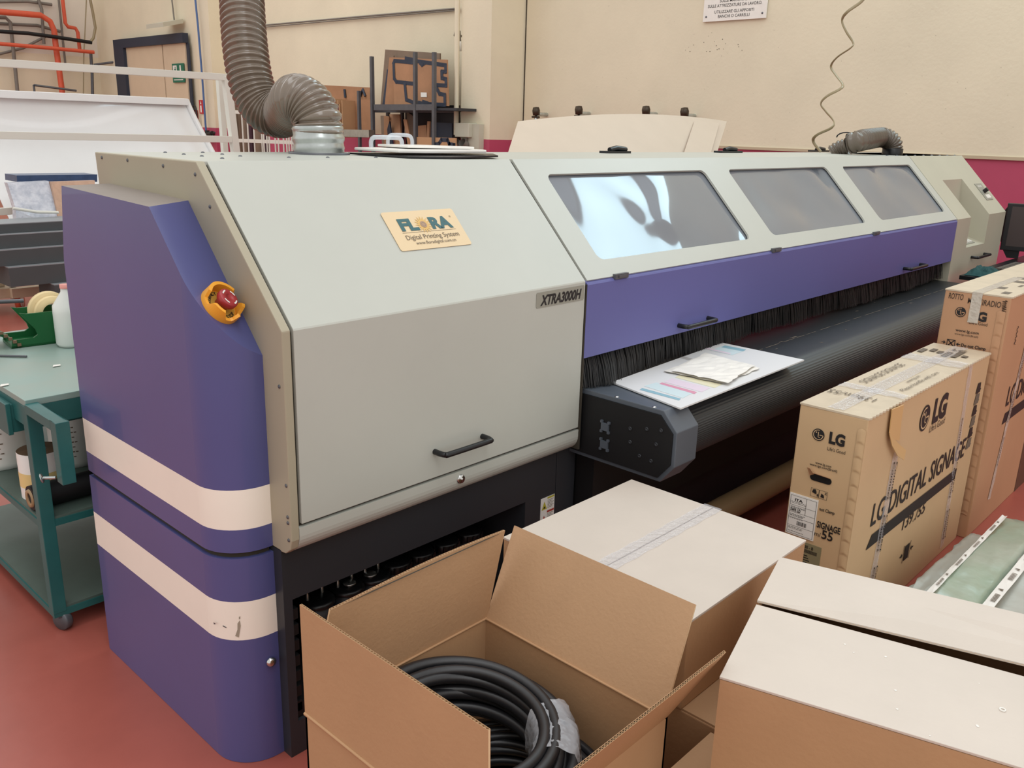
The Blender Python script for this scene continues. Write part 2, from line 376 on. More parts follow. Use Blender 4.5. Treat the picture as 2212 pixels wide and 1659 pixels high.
# fire point on the pillar by the door
def sign(px0, px1, X, name, label, mats, fig):
    m = MB().box((X-.012, px1[1], px1[2]), (X, px0[1], px0[2])); m.cur = 1
    yw = px0[1]-px1[1]; zw = px0[2]-px1[2]
    for q in fig: m.face([(X-.014, px0[1]-u*yw, px1[2]+v*zw) for u, v in q])
    return one(m, name, mats, label, 'sign')
sign((6.755, 13.1419, 1.9155), (6.755, 12.9978, 1.6876), 6.76, 'fire_sign', 'red fire hose sign on the pillar, upper of two', [M['redsign'], M['white']],
     [[(.25, .1), (.6, .1), (.6, .6), (.25, .6)], [(.3, .7), (.6, .7), (.45, .95)]])
sign((6.99, 13.8015, 1.7507), (6.99, 13.6714, 1.6008), 6.995, 'fire_sign', 'small red fire sign below the larger red sign', [M['redsign'], M['white']],
     [[(.25, .1), (.6, .1), (.6, .6), (.25, .6)], [(.3, .7), (.6, .7), (.45, .95)]])
one(MB().tube([(6.68, 12.8921, 3.5549), (6.68, 12.8588, 3.0556), (6.68, 12.8368, 2.2544), (6.68, 12.8351, 1.5051), (6.68, 12.8251, 1.3529)], .018, 6), 'air_hose', M['bluecable'], 'thin blue hose hanging down in front of the pillar', 'hose')
c0 = (6.66, 12.7578, 1.339)
m = MB().tube([Vector(c0)+Vector((0, .12, 0)), Vector(c0)-Vector((0, .18, -.03))], .045, 8).tube([Vector(c0)+Vector((0, 0, .08)), Vector(c0)-Vector((0, 0, .14))], .04, 8).tube([Vector(c0)-Vector((0, .2, -.0)), Vector(c0)-Vector((.02, .28, -.05))], .02, 6)
one(m, 'air_hose_fitting', M['black'], 'black coupling at the lower end of the blue hose', 'fitting')
c0 = Vector((6.85, 13.5152, 1.4178))
m = MB().lathe([(.0, -.35), (.07, -.35), (.075, -.1), (.075, .08), (.04, .14), (.0, .15)], c0, (0, 0, 1), 14)
t = thing('fire_extinguisher', 'dark red fire extinguisher with a looped hose beside the door', 'fire extinguisher', c0-Vector((0, 0, .35)))
m.build('cylinder_body', M['red'], t); MB().box((c0.x+.05, c0.y-.04, c0.z-.15), (7.0, c0.y+.04, c0.z-.05)).build('wall_bracket', M['steel'], t)
MB().tube([c0+Vector((0, .05*math.cos(a)*1.6, .26+.15*math.sin(a))) for a in [k*PI/8-PI/2 for k in range(17)]], .014, 6).build('hose', M['black'], t)
one(MB().box((6.75, (6.75, 13.2692, 1.2256)[1]-.03, 0), (6.80, (6.75, 13.3864, 1.2222)[1]-.03, (6.75, 13.2669, 1.2414)[2])), 'orange_post', M['orange'], 'orange post standing just right of the white curved sheet', 'post')

# switch gear and sockets on the pillar
t0 = (6.3, 6.1949, 1.6398); t1 = (6.3, 5.956, 1.478); t2 = (6.3, 5.8448, 1.336)
t = thing('socket_panel', 'grey white electrical box with two round industrial sockets below it', 'electrical box', (6.35, t0[1], .9))
MB().box((6.3, t1[1], t1[2]), (6.5, t0[1], t0[2])).build('switch_box', M['socket'], t, .01)
MB().box((6.36, t2[1], t0[2]-.75), (6.55, t0[1]-.05, t0[2]-.01)).build('back_plate', M['socket'], t)
for k, px in enumerate(((6.33, 6.1596, 1.3937), (6.33, 6.0484, 1.3972))):
    MB().lathe([(0, -.06), (.045, -.06), (.05, .0), (.05, .05)], px, (-1, 0, .5), 14).build('socket', M['pipe'], t)
MB().tube([(6.34, 6.0368, 1.4816), (6.34, 6.0297, 1.0903)], .014, 6).build('conduit', M['pipe'], t)
# hook with a white handle on the pillar
p = (6.75, 6.6331, 2.7141); q = (6.75, 6.5903, 2.5864); r_ = (6.75, 6.5805, 2.4807)
t = thing('pull_cord_handle', 'white handle hanging from a grey hook beside the pillar', 'handle', p)
MB().tube([Vector((7.0, p[1]+.06, p[2]-.05)), Vector(p)+Vector((0, .06, -.05)), Vector(p)+Vector((0, .04, 0)), Vector(p)+Vector((0, -.03, -.01)), q], .014, 6).build('hook', M['pipe'], t)
MB().tube([q, lerp(q, r_, .3), lerp(q, r_, .8), r_], .03, 8, rs=[.02, .045, .035, .02]).build('grip', M['white'], t)
# taps on the wall
for i, p in enumerate(((6.85, 5.3675, 1.7581), (6.85, 4.7356, 1.7741), (6.85, 3.8378, 1.7778), (6.85, 3.3699, 1.7644))):
    p = Vector(p)
    nm = ('leftmost dark valve on the cream wall, on a pale pipe', 'second dark valve from the left, smallest of the row on the wall', 'third dark valve on the wall, above the middle of the white sheet', 'rightmost dark valve on the wall near the sheet end')[i]
    t = thing('wall_valve', nm, 'valve', p, 'valves in a row on the cream wall')
    MB().tube([p+Vector((.15, 0, 0)), p+Vector((-.02, 0, 0)), p+Vector((-.04, 0, -.06)), p+Vector((-.04, 0, -.3))], .022, 8).build('valve_pipe', M['zinc'], t)
    MB().lathe([(0, .05), (.035, .045), (.045, .01), (.04, -.04), (.0, -.05)], p+Vector((-.04, .0, .03)), (0, .1, 1), 12).build('valve_cap', M['hook'], t)
    MB().tube([p+Vector((-.05, .05, -.03)), p+Vector((-.05, -.06, -.035))], .012, 6).build('lever', M['hook'], t)
# wall notice (its upper part is above the picture)
p0 = (6.98, 3.3475, 2.651); p1 = (6.98, 2.6744, 2.6465)
yl, yr, zb = p0[1], p1[1], p0[2]; ws = yl-yr
t = thing('wall_notice', 'white notice with black capital letters and rivets high on the cream wall', 'sign', (6.98, yl, zb))
MB().box((6.97, yr, zb), (6.99, yl, zb+.62)).build('notice_board', M['paper'], t)
m = MB(); yc = (yl+yr)/2; z = lambda px: zb+(48-px)/47*.2
for s_, zz, wd in (('BANCHI O CARRELLI', .028, .50), ('UTILIZZARE GLI APPOSITI', .07, .63), ('SULLE ATTREZZATURE DA LAVORO.', .125, .86), ('SULLE MACCHINE E', .168, .48), ('DI QUALSIASI GENERE', .211, .56)):
    m.text(s_, (6.969, yc, zb+zz), (0, -1, 0), (0, 0, 1), .028, wd*ws, bold=.002, align='CENTER')
m.build('lettering', M['ink'], t)
for yy in (yl-.035, yr+.035): MB().lathe([(0, .004), (.008, .003), (.01, 0)], (6.969, yy, zb+.045), (-1, 0, 0), 10).build('rivet', M['steel'], t)
# scuffs in the plaster
m = MB(); random.seed(3)
for k in range(26):
    y = random.gauss(3.2, .16); zc = random.gauss(2.42, .04); r = random.uniform(.001, .005)
    m.lathe([(0, .0), (r, 0)], (6.9985, y, zc), (-1, .01, 0), 6)
for k in range(60):
    m.lathe([(0, .0), (.002, 0)], (6.9985, random.uniform(-1, 5.3), random.uniform(1.55, 2.9)), (-1, .01, 0), 5)
o = struct(m, 'trim_5', M['gap'])

# ------------------------------------------------------------------ the printer
PR = thing('wide_format_printer', 'very long grey and violet-blue industrial printer with tinted lid windows', 'printer', (2.3, .45, 0))
def slope(x, s, n=0.0):   # point on the sloping lid: s runs 0 (fold) to 1 (top), n = height above the surface
    L = math.hypot(.334, .35); N = Vector((0, -.35, .334))/L
    return Vector((x, .334*s, 1.15+.35*s)) + N*n
# blue end cover in two pieces with off white stripes
def blue_cover(name, z0, z1, stripes, cut):
    pl = [(0, .872), (-.127, .868)]
    for k in range(13):
        a = PI/2*k/12; pl.append((-.127+.11*(1-math.cos(a))**1.0, .195-.11*math.sin(a)))
    pl.append((0, .085))
    bm = bmesh.new(); n = len(pl)
    lo = [bm.verts.new((x, y, z0)) for x, y in pl]; hi = [bm.verts.new((x, y, z1)) for x, y in pl]
    bm.faces.new(lo[::-1]); bm.faces.new(hi)
    for i in range(n): bm.faces.new((lo[i], lo[(i+1) % n], hi[(i+1) % n], hi[i]))
    bmesh.ops.recalc_face_normals(bm, faces=bm.faces)
    if cut:
        for co, no in (((0, .107, 1.104), (.32873, -.69562, .63879)), ((0, .5, 1.41), (-.02, -.03, 1)), ((-.127, .872, 1.2), (0, 1, .22))):
            r = bmesh.ops.bisect_plane(bm, geom=bm.verts[:]+bm.edges[:]+bm.faces[:], plane_co=co, plane_no=no, clear_outer=True)
            es = [e for e in r['geom_cut'] if isinstance(e, bmesh.types.BMEdge)]
            bmesh.ops.contextual_create(bm, geom=es)
    for zz in [q for s_ in stripes for q in s_]:
        bmesh.ops.bisect_plane(bm, geom=bm.verts[:]+bm.edges[:]+bm.faces[:], plane_co=(0, 0, zz), plane_no=(0, 0, 1))
    me = bpy.data.meshes.new(name); 
    L = root_loc(PR); bm.normal_update()
    for f in bm.faces:
        zc = f.calc_center_median().z
        f.material_index = 2 if (f.normal.z > .9 and zc > 1.3) else 1 if any(a_ < zc < b_ for a_, b_ in stripes) and abs(f.normal.z) < .5 else 0
        f.smooth = abs(f.normal.z) < .05 and f.calc_center_median().y < .25
    for e in bm.edges:
        if len(e.link_faces) == 2 and (e.calc_face_angle(0) > .35 or e.link_faces[0].smooth != e.link_faces[1].smooth): e.smooth = False
    bm.transform(Matrix.Translation(-L)); bm.to_mesh(me); bm.free()
    me.materials.append(M['blue']); me.materials.append(M['stripe']); me.materials.append(M['dust'])
    o = bpy.data.objects.new(name, me); COL.objects.link(o); o.parent = PR
    return o
blue_cover('end_cover', .600, 1.45, [(.660, .762)], True)
blue_cover('end_cover', .001, .584, [(.362, .468)], False)
gpl = [(-.004, .86), (-.117, .86)] + [(-.117+.10*(1-math.cos(PI/2*k/8)), .197-.10*math.sin(PI/2*k/8)) for k in range(9)] + [(-.004, .097)]
MB().prism([(x, y, .565) for x, y in gpl], (0, 0, .045)).build('cover_gap', M['gap'], PR)
# small marks on the stripe film
m = MB()
m.face([(-0.0922, 0.1137, 0.4098), (-0.0877, 0.1097, 0.4187), (-0.0867, 0.1088, 0.4031), (-0.0915, 0.113, 0.3709), (-0.0977, 0.1191, 0.3748), (-0.093, 0.1143, 0.393)]); m.face([(-0.0889, 0.1107, 0.4277), (-0.0863, 0.1085, 0.4301), (-0.0866, 0.1088, 0.4225), (-0.0892, 0.111, 0.4213)])
m.build('film_tear', mat('grey_scuff', (160, 150, 132), .6), PR)
m = MB().face([(-0.1276, 0.1666, 0.4054), (-0.1276, 0.1529, 0.4064), (-0.1276, 0.1651, 0.3996)]); m.face([(-0.1155, 0.1442, 0.4011), (-0.1106, 0.1356, 0.3976), (-0.1107, 0.1358, 0.395), (-0.1156, 0.1444, 0.3985)]); m.build('paint_chip', M['steel'], PR)
# grey end plate
prof = [(.872, .60), (.06, .595), (.03, .598), (.008, .615), (0, .64), (0, 1.15), (.334, 1.5), (.905, 1.5), (.89, 1.3)]
o = MB().prism([(0, y, z) for y, z in prof], (.022, 0, 0)).build('end_plate', M['grey_side'], PR, .003)
m = MB()
for y, z in ((.012, .64), (.012, .70), (.012, .78), (.012, .775-.09), (.34, 1.47), (.5, 1.482), (.7, 1.487), (.86, 1.487), (.28, 1.40), (.02, 1.02)):
    m.lathe([(0, .002), (.004, .0015), (.005, 0)], (-.0005, y, z), (-1, 0, 0), 8)
m.build('screw', M['steel'], PR)
# inner shell (what the panels are mounted on)
o = MB().prism([(.022, y, z) for y, z in [(.86, .61), (.03, .61), (.012, .66), (.012, 1.145), (.338, 1.49), (.86, 1.49)]], (1.045, 0, 0)).build('inner_shell', M['gap'], PR)
# front hatch of the left module: slope + vertical in one folded sheet
def hatch(x0, x1):
    pr = [(.337, 1.5), (0.002, 1.152), (0, 1.148), (0, .676), (.012, .676), (.012, 1.14), (.345, 1.485)]
    return MB().prism([(x0, y, z) for y, z in pr], (x1-x0, 0, 0))
h = hatch(.030, 1.070); HA = h.build('front_hatch', M['grey'], PR, .002)
m = MB(); a_ = Vector((.452, 0, .752)); b_ = Vector((.632, 0, .752))
def bow(a, b, out, r, mb=None):
    a, b, out = Vector(a), Vector(b), Vector(out); d = (b-a).normalized()
    P = [a, a+out*.6, a+out*.92+d*.006, a+out+d*.02, b+out-d*.02, b+out*.92-d*.006, b+out*.6, b]
    return (mb or MB()).tube(spline(P, 4), r, 10)
bow(a_, b_, (0, -.042, 0), .008).build('pull_handle', M['black'], HA)
# lower lip with rounded underside
pr = [(.014, .668), (0, .668)] + [(.05-.05*math.cos(t_), .645-.05*math.sin(t_)) for t_ in [k*PI/2/8 for k in range(9)]] + [(.3, .595), (.3, .62), (.06, .62)]
m = MB().prism([(.022, y, z) for y, z in pr], (1.055, 0, 0)); m.build('lower_lip', M['grey'], PR)
m = MB().lathe([(0, .008), (.004, .008), (.004, .004), (.011, .006), (.013, .003), (.014, 0)], (.55, -.0005, .645), (0, -1, 0), 20); m.build('lock', M['chrome'], PR)
# brand label on the slope
m = MB()
tl, tr, br, bl = [Vector(q) for q in ((0.442, 0.2089, 1.3689), (0.7001, 0.2105, 1.3706), (0.7004, 0.1216, 1.2774), (0.4478, 0.1221, 1.2779))]
LX0, LX1 = .443, .7; s1, s0 = (.2095/.334), (.1218/.334)
def rrect(x0, x1, v0, v1, r, P, n=5):
    out = []
    for cx, cy, a0 in ((x1-r[0], v1-r[1], 0), (x0+r[0], v1-r[1], PI/2), (x0+r[0], v0+r[1], PI), (x1-r[0], v0+r[1], 1.5*PI)):
        for k in range(n+1):
            a = a0+PI/2*k/n; out.append(P(cx+r[0]*math.cos(a), cy+r[1]*math.sin(a)))
    return out
m.prism(rrect(LX0, LX1, s0, s1, (.007, .015), lambda x, s: slope(x, s, .0003)), slope(0, 0, .0012)-slope(0, 0, 0))
SL = math.hypot(.334, .35); su = Vector((0, .334, .35)).normalized(); H_ = (s1-s0)*SL
def lp(u, v, n=.002): return slope(LX0+u*(LX1-LX0), s0+v*(s1-s0), n)
m.cur = 1
Wd = LX1-LX0
m.text('FL', lp(.15, .50), (1, 0, 0), su, .30*H_, .245*Wd, bold=.05)
m.text('RA', lp(.575, .50), (1, 0, 0), su, .30*H_, .30*Wd, bold=.05)
m.cur = 2
m.face([lp(.14, .435), lp(.89, .435), lp(.89, .443), lp(.14, .443)])
m.text('Digital Printing System', lp(.15, .255), (1, 0, 0), su, .125*H_, .74*Wd)
m.text('www.floradigital.com.cn', lp(.24, .12), (1, 0, 0), su, .085*H_, .56*Wd)
m.text('\u00ae', lp(.89, .76), (1, 0, 0), su, .05*H_)
m.cur = 3; cu_ = lp(.475, .62, .0024); rx = .062
for k in range(16):   # generic flower in place of the letter
    a = 2*PI*k/16; d0 = Vector((math.cos(a), 0, 0)) + su*math.sin(a); d1 = Vector((math.cos(a+.2), 0, 0))+su*math.sin(a+.2); d2 = Vector((math.cos(a-.2), 0, 0))+su*math.sin(a-.2)
    m.face([cu_, cu_+d2*.016, cu_+d0*.029, cu_+d1*.016])
m.cur = 4; nn = (slope(0, 0, 1)-slope(0, 0, 0)); m.lathe([(0, .0006), (.011, .0006)], cu_, nn, 20)
m.cur = 1; m.lathe([(0.0062, .0009), (.0066, .0009)], cu_, nn, 20)
o = m.build('brand_label', [M['label_tan'], M['label_teal'], M['ink_soft'], M['petal'], M['seed']], HA); lab(o, 'cream brand label with teal letters')
m = MB(); m.prism(rrect(.843, 1.064, 1.094, 1.140, (.006, .006), lambda x, z: Vector((x, -.0003, z))), (0, -.001, 0)); m.cur = 1
m.text('XTRA3000H', (.860, -.0016, 1.101), (1, 0, 0), (0, 0, 1), .030, .190, bold=.035, shear=.28)
o = m.build('model_label', [M['label_grey'], M['ink']], HA); lab(o, 'silver model label with black italics')
# top plate
m = MB().box((.022, .337, 1.49), (5.565, .905, 1.5)); TP = m.build('top_plate', M['grey'], PR, .002)
m = MB()
for px in ((0.1757, 0.8498, 1.5), (0.2905, 0.8493, 1.5), (0.1656, 0.7191, 1.5), (0.1549, 0.5978, 1.5), (0.2785, 0.7145, 1.5), (0.2633, 0.5897, 1.5), (0.1368, 0.4586, 1.5), (0.3542, 0.4919, 1.5), (0.4738, 0.4801, 1.5), (0.6329, 0.4643, 1.5)):
    m.lathe([(0, .004), (.004, .003), (.006, 0)], Vector(px)+Vector((0, 0, .0)), (0, 0, 1), 8)
for k in range(9): m.lathe([(0, .006), (.006, .004), (.009, 0)], (4.3+k*.15, .36, 1.5), (0, 0, 1), 8)
m.build('screw', M['steel'], PR)
for p in ((2.2457, 0.789, 1.5), (3.3271, 0.8382, 1.5), (4.7785, 0.9913, 1.5)):
    p = Vector(p); L_ = .085 if p.x < 3 else .11
    m = MB().box(p+Vector((-L_, -.02, 0)), p+Vector((L_, .03, .010))).tube([p+Vector((-.05, .0, .014)), p+Vector((0, .0, .022)), p+Vector((.07, .0, .016))], .012, 8)
    m.build('lid_hinge', M['black'], TP, 0)
# lid over the print bed with three windows
WX0, WX1 = 1.080, 4.572
wins = [(1.195, 2.175), (2.362, 3.325), (3.515, 4.48)]
def plate_holes(P, x0, x1, v0, v1, holes, r, n=6):
    m = MB(); cells = []; xs = [x0] + [(holes[i][1]+holes[i+1][0])/2 for i in range(len(holes)-1)] + [x1]
    for i, (a, b, c, d) in enumerate(holes):
        X0, X1 = xs[i], xs[i+1]
        corners = [(X1, v1), (X0, v1), (X0, v0), (X1, v0)]
        arcs = []
        for cx, cy, a0 in ((b-r[0], d-r[1], 0), (a+r[0], d-r[1], PI/2), (a+r[0], c+r[1], PI), (b-r[0], c+r[1], 1.5*PI)):
            arcs.append([(cx+r[0]*math.cos(a0+PI/2*k/n), cy+r[1]*math.sin(a0+PI/2*k/n)) for k in range(n+1)])
        for q in range(4):
            for k in range(n): m.face([P(*corners[q]), P(*arcs[q][k]), P(*arcs[q][k+1])][::1])
            m.face([P(*corners[q]), P(*arcs[q][n]), P(*arcs[(q+1) % 4][0]), P(*corners[(q+1) % 4])])
    return m
def solid(o, t):
    md = o.modifiers.new('thickness', 'SOLIDIFY'); md.thickness = t; md.offset = -1
    return o
for nz, dpt in ((0, 0),):
    hs = [(a, b, .14, .865) for a, b in wins]
    m = plate_holes(lambda x, s: slope(x, s, 0), WX0, WX1, .005, .998, hs, (.028, .06))
    # back faces and rims give the sheet its thickness
    m2 = plate_holes(lambda x, s: slope(x, s, -.008), WX0, WX1, .005, .998, hs, (.028, .06)); m.add(m2.v, m2.f)
    for a, b, c, d in hs:
        R1 = rrect(a, b, c, d, (.028, .06), lambda x, s: slope(x, s, 0), 6); R2 = rrect(a, b, c, d, (.028, .06), lambda x, s: slope(x, s, -.008), 6)
        for k in range(len(R1)): m.face([R1[k], R1[(k+1) % len(R1)], R2[(k+1) % len(R1)], R2[k]])
    for (xa, sa), (xb, sb) in (((WX0, .005), (WX1, .005)), ((WX1, .005), (WX1, .998)), ((WX1, .998), (WX0, .998)), ((WX0, .998), (WX0, .005))):
        m.face([slope(xa, sa, 0), slope(xb, sb, 0), slope(xb, sb, -.008), slope(xa, sa, -.008)])
    LID = m.build('lid', M['grey'], PR)
for a, b in wins:
    m = MB(); NX, NS = 60, 26
    vs = [slope(a-.01+(b-a+.02)*i/NX, .12+.765*j/NS, -.0125) for j in range(NS+1) for i in range(NX+1)]
    fs = [(j*(NX+1)+i, j*(NX+1)+i+1, (j+1)*(NX+1)+i+1, (j+1)*(NX+1)+i) for j in range(NS) for i in range(NX)]
    m.smooth = True; m.add(vs, fs); o = m.build('window_pane', M['window'], LID, normals=False)
    MB().face([slope(a-.02, .1, -.02), slope(b+.02, .1, -.02), slope(b+.02, .9, -.02), slope(a-.02, .9, -.02)]).build('window_backing', M['black'], LID)
m = MB().prism([(WX0, y, z) for y, z in [(.86, .95), (.10, .95), (.03, 1.0), (.03, 1.15), (.36, 1.485), (.86, 1.485)]], (WX1-WX0, 0, 0)); m.build('print_housing', M['blacksoft'], PR)
# violet door strip below the lid
m = MB().prism([(WX0-.004, y, z) for y, z in [(.012, 1.152), (0, 1.144), (-.004, 1.138), (-.004, .905), (.01, .903), (.02, 1.13)]], (WX1-WX0, 0, 0))
DO = m.build('front_door', M['blue_door'], PR, .001)
for x0, x1 in ((1.612, 1.808), (3.79, 4.03)): bow((x0, -.004, .935), (x1, -.004, .935), (0, -.04, 0), .0085).build('pull_handle', M['black'], DO)
for px in ((1.2476, 0.0, 1.1523), (2.3041, 0.0, 1.1551), (3.3438, 0.0, 1.1651)):
    MB().box((px[0]-.035, -.008, 1.142), (px[0]+.035, .004, 1.158)).box((px[0]-.02, -.012, 1.146), (px[0]+.02, .0, 1.154)).build('hinge', M['steel'], DO)
MB().box((1.072, -.003, .60), (1.079, .3, 1.14)).build('edge_seal', M['gap'], PR)
# brush curtain
random.seed(5); m = MB(); nb = 5200
for i in range(nb):
    x = 1.085+(4.555-1.085)*(i+random.random())/nb
    clump = math.sin(x*9)*.008+math.sin(x*23+1)*.005+math.sin(x*3.1)*.007
    if x < 1.75: clump += -.045*max(0, 1-abs(x-1.25)/.3)
    y0 = .055+random.uniform(-.010, .010); y1 = y0+clump-.02+random.uniform(-.012, .012); z1 = .786+random.uniform(-.004, .006)+(.012 if x > 1.3 else .02)
    w_ = .0022; dx = clump*.9+random.uniform(-.006, .006)
    a = Vector((x, y0, .93)); b = Vector((x+dx*.4, (y0+y1)/2-.004, .86)); c = Vector((x+dx, y1, z1))
    m.add([a-Vector((w_, 0, 0)), a+Vector((w_, 0, 0)), b+Vector((w_, 0, 0)), b-Vector((w_, 0, 0)), c+Vector((w_*.4, 0, 0)), c-Vector((w_*.4, 0, 0))], [(0, 1, 2, 3), (3, 2, 4, 5)])
o = m.build('brush_curtain', M['bristle'], PR, normals=False); o['kind'] = 'stuff'
MB().box((1.08, .07, .80), (4.56, .09, .95)).build('brush_backing', M['blacksoft'], PR)
# right hand module with a recess, switch plate and handle
RX0, RX1 = 4.580, 5.568
ra, rb = 4.83, 5.20     # recess
m = MB()
def sv(x, s, n=0): return slope(x, s, n)
prR = [(0, .60), (0, 1.15), (.334, 1.5)]
def side(x): return [(x, .86, .60), (x, 0, .60), (x, 0, 1.15), (x, .334, 1.5), (x, .86, 1.5)]
m.face(side(RX0)); m.face(side(RX1)[::-1])
sA = .2/.334
m.face([sv(RX0, 0), sv(ra, 0), sv(ra, 1), sv(RX0, 1)]); m.face([sv(rb, 0), sv(RX1, 0), sv(RX1, 1), sv(rb, 1)]); m.face([sv(ra, sA), sv(rb, sA), sv(rb, 1), sv(ra, 1)])
zr = .965
def fv(x, z, y=0): return Vector((x, y, z))
m.face([fv(RX0, .6), fv(ra, .6), fv(ra, 1.15), fv(RX0, 1.15)]); m.face([fv(rb, .6), fv(RX1, .6), fv(RX1, 1.15), fv(rb, 1.15)]); m.face([fv(ra, .6), fv(rb, .6), fv(rb, zr), fv(ra, zr)])
yb = .17; zt_ = 1.15+.35*sA
m.face([fv(ra, zr), fv(rb, zr), fv(rb, 1.02, yb), fv(ra, 1.02, yb)])
m.face([fv(ra, 1.02, yb), fv(rb, 1.02, yb), sv(rb, sA), sv(ra, sA)])
for x in (ra, rb): m.face([fv(x, zr), fv(x, 1.15), sv(x, sA), fv(x, 1.02, yb)])
m.face([fv(RX0, .6), fv(RX1, .6), fv(RX1, .6, .86), fv(RX0, .6, .86)]); m.face([fv(RX0, 1.5, .334), fv(RX1, 1.5, .334), fv(RX1, 1.5, .86), fv(RX0, 1.5, .86)]); m.face([fv(RX0, .6, .86), fv(RX1, .6, .86), fv(RX1, 1.5, .86), fv(RX0, 1.5, .86)])
RM = m.build('control_module', M['grey_mid'], PR, normals=False)
m = MB(); cc = [Vector(q) for q in ((5.2728, 0.1229, 1.2788), (5.5166, 0.1242, 1.2802), (5.4979, 0.0488, 1.2011), (5.2761, 0.0463, 1.1985))]
xa_, xb_ = 5.36, 5.50
m.prism([sv(xa_, .22, .001), sv(xb_, .22, .001), sv(xb_, .50, .001), sv(xa_, .50, .001)], sv(0, 0, .002)-sv(0, 0, 0)); m.cur = 1
m.tube([sv(5.43, .36, 0), sv(5.43, .36, .03)], .014, 10); m.cur = 2
for k in range(5): m.face([sv(5.39+.016*k, .44, .0035), sv(5.398+.016*k, .44, .0035), sv(5.398+.016*k, .47, .0035), sv(5.39+.016*k, .47, .0035)])
m.face([sv(5.40, .31, .0035), sv(5.49, .31, .0035), sv(5.49, .25, .0035), sv(5.40, .25, .0035)])
m.build('switch_plate', [M['label_grey'], M['black'], M['white']], RM)
m = MB()
def rs_(u, v, n=.0): return lerp(fv(ra+.06+.2*u, zr, 0), fv(ra+.06+.2*u, 1.02, yb), .15+.45*v)+Vector((0, 0, n))
m.prism([rs_(0, 0), rs_(1, 0), rs_(1, 1), rs_(0, 1)], (0, 0, .004)); m.cur = 1
for k in range(4): m.prism([rs_(.08+.22*k, .15, .004), rs_(.22+.22*k, .15, .004), rs_(.22+.22*k, .85, .004), rs_(.08+.22*k, .85, .004)], (0, 0, .006))
m.build('button_pad', [M['label_grey'], M['white']], RM)
bow((4.97, 0, .895), (5.23, 0, .895), (0, -.04, 0), .009).build('pull_handle', M['black'], RM)
# dark base with the ink compartment
BX0, BX1 = 0.0, 5.5
m = MB(); y0, y1 = .05, .85
m.box((BX0, y0, .455), (1.028, y1, .60)); m.box((BX0, y0, 0), (.025, y1, .455)); m.box((.883, y0, 0), (1.028, y1, .455)); m.box((.025, y0, 0), (.883, y1, .10)); m.box((.025, .5, .1), (.883, y1, .455))
BS = m.build('base_cabinet', M['dark'], PR)
MB().box((1.034, .10, 0), (BX1, y1, .60)).build('base_cabinet', M['dark'], PR)
MB().box((1.034, .052, .0), (1.13, .10, .60)).build('base_corner', M['dark'], PR, .002)
# warning label
m = MB(); lx0, lx1, lz0, lz1 = .958, 1.026, .338, .442
m.box((lx0, y0-.0012, lz0), (lx1, y0, lz1))
def wl(u, v): return Vector((lx0+u*(lx1-lx0), y0-.002, lz0+v*(lz1-lz0)))
m.cur = 1; m.face([wl(.46, .93), wl(.97, .93), wl(.97, .99), wl(.46, .99)]); m.face([wl(.06, .60), wl(.44, .60), wl(.25, .88)])
m.cur = 2; m.face([wl(.46, .46), wl(.97, .46), wl(.97, .53), wl(.46, .53)]); m.face([wl(.06, .10), wl(.44, .10), wl(.25, .40)])
m.cur = 3
def wl2(u, v): return wl(u, v)+Vector((0, -.0005, 0))
m.face([wl2(.17, .64), wl2(.33, .64), wl2(.28, .72), wl2(.22, .70)]); m.face([wl2(.17, .14), wl2(.33, .14), wl2(.29, .24), wl2(.21, .24)])
m.cur = 4
for k in range(6): m.face([wl(.48, .87-k*.05), wl(.93-.1*(k % 2), .87-k*.05), wl(.93-.1*(k % 2), .885-k*.05), wl(.48, .885-k*.05)]); m.face([wl(.48, .41-k*.05), wl(.93-.1*(k % 2), .41-k*.05), wl(.93-.1*(k % 2), .425-k*.05), wl(.48, .425-k*.05)])
m.build('warning_label', [M['white'], mat('olive_yellow_print', (190, 180, 60), .5), mat('brick_red_print', (176, 62, 50), .5), M['ink'], M['ink_soft']], BS)
m = MB().lathe([(0, .010), (.007, .010), (.012, .006), (.013, 0)], (-.025, .083, .285), (0, -1, 0), 16); m.build('cover_lock', M['chrome'], PR)
for k in range(7): MB().box((.025, .06, .12+k*.045), (.045, .12, .15+k*.045)).build('vent_rib', M['blacksoft'], BS)
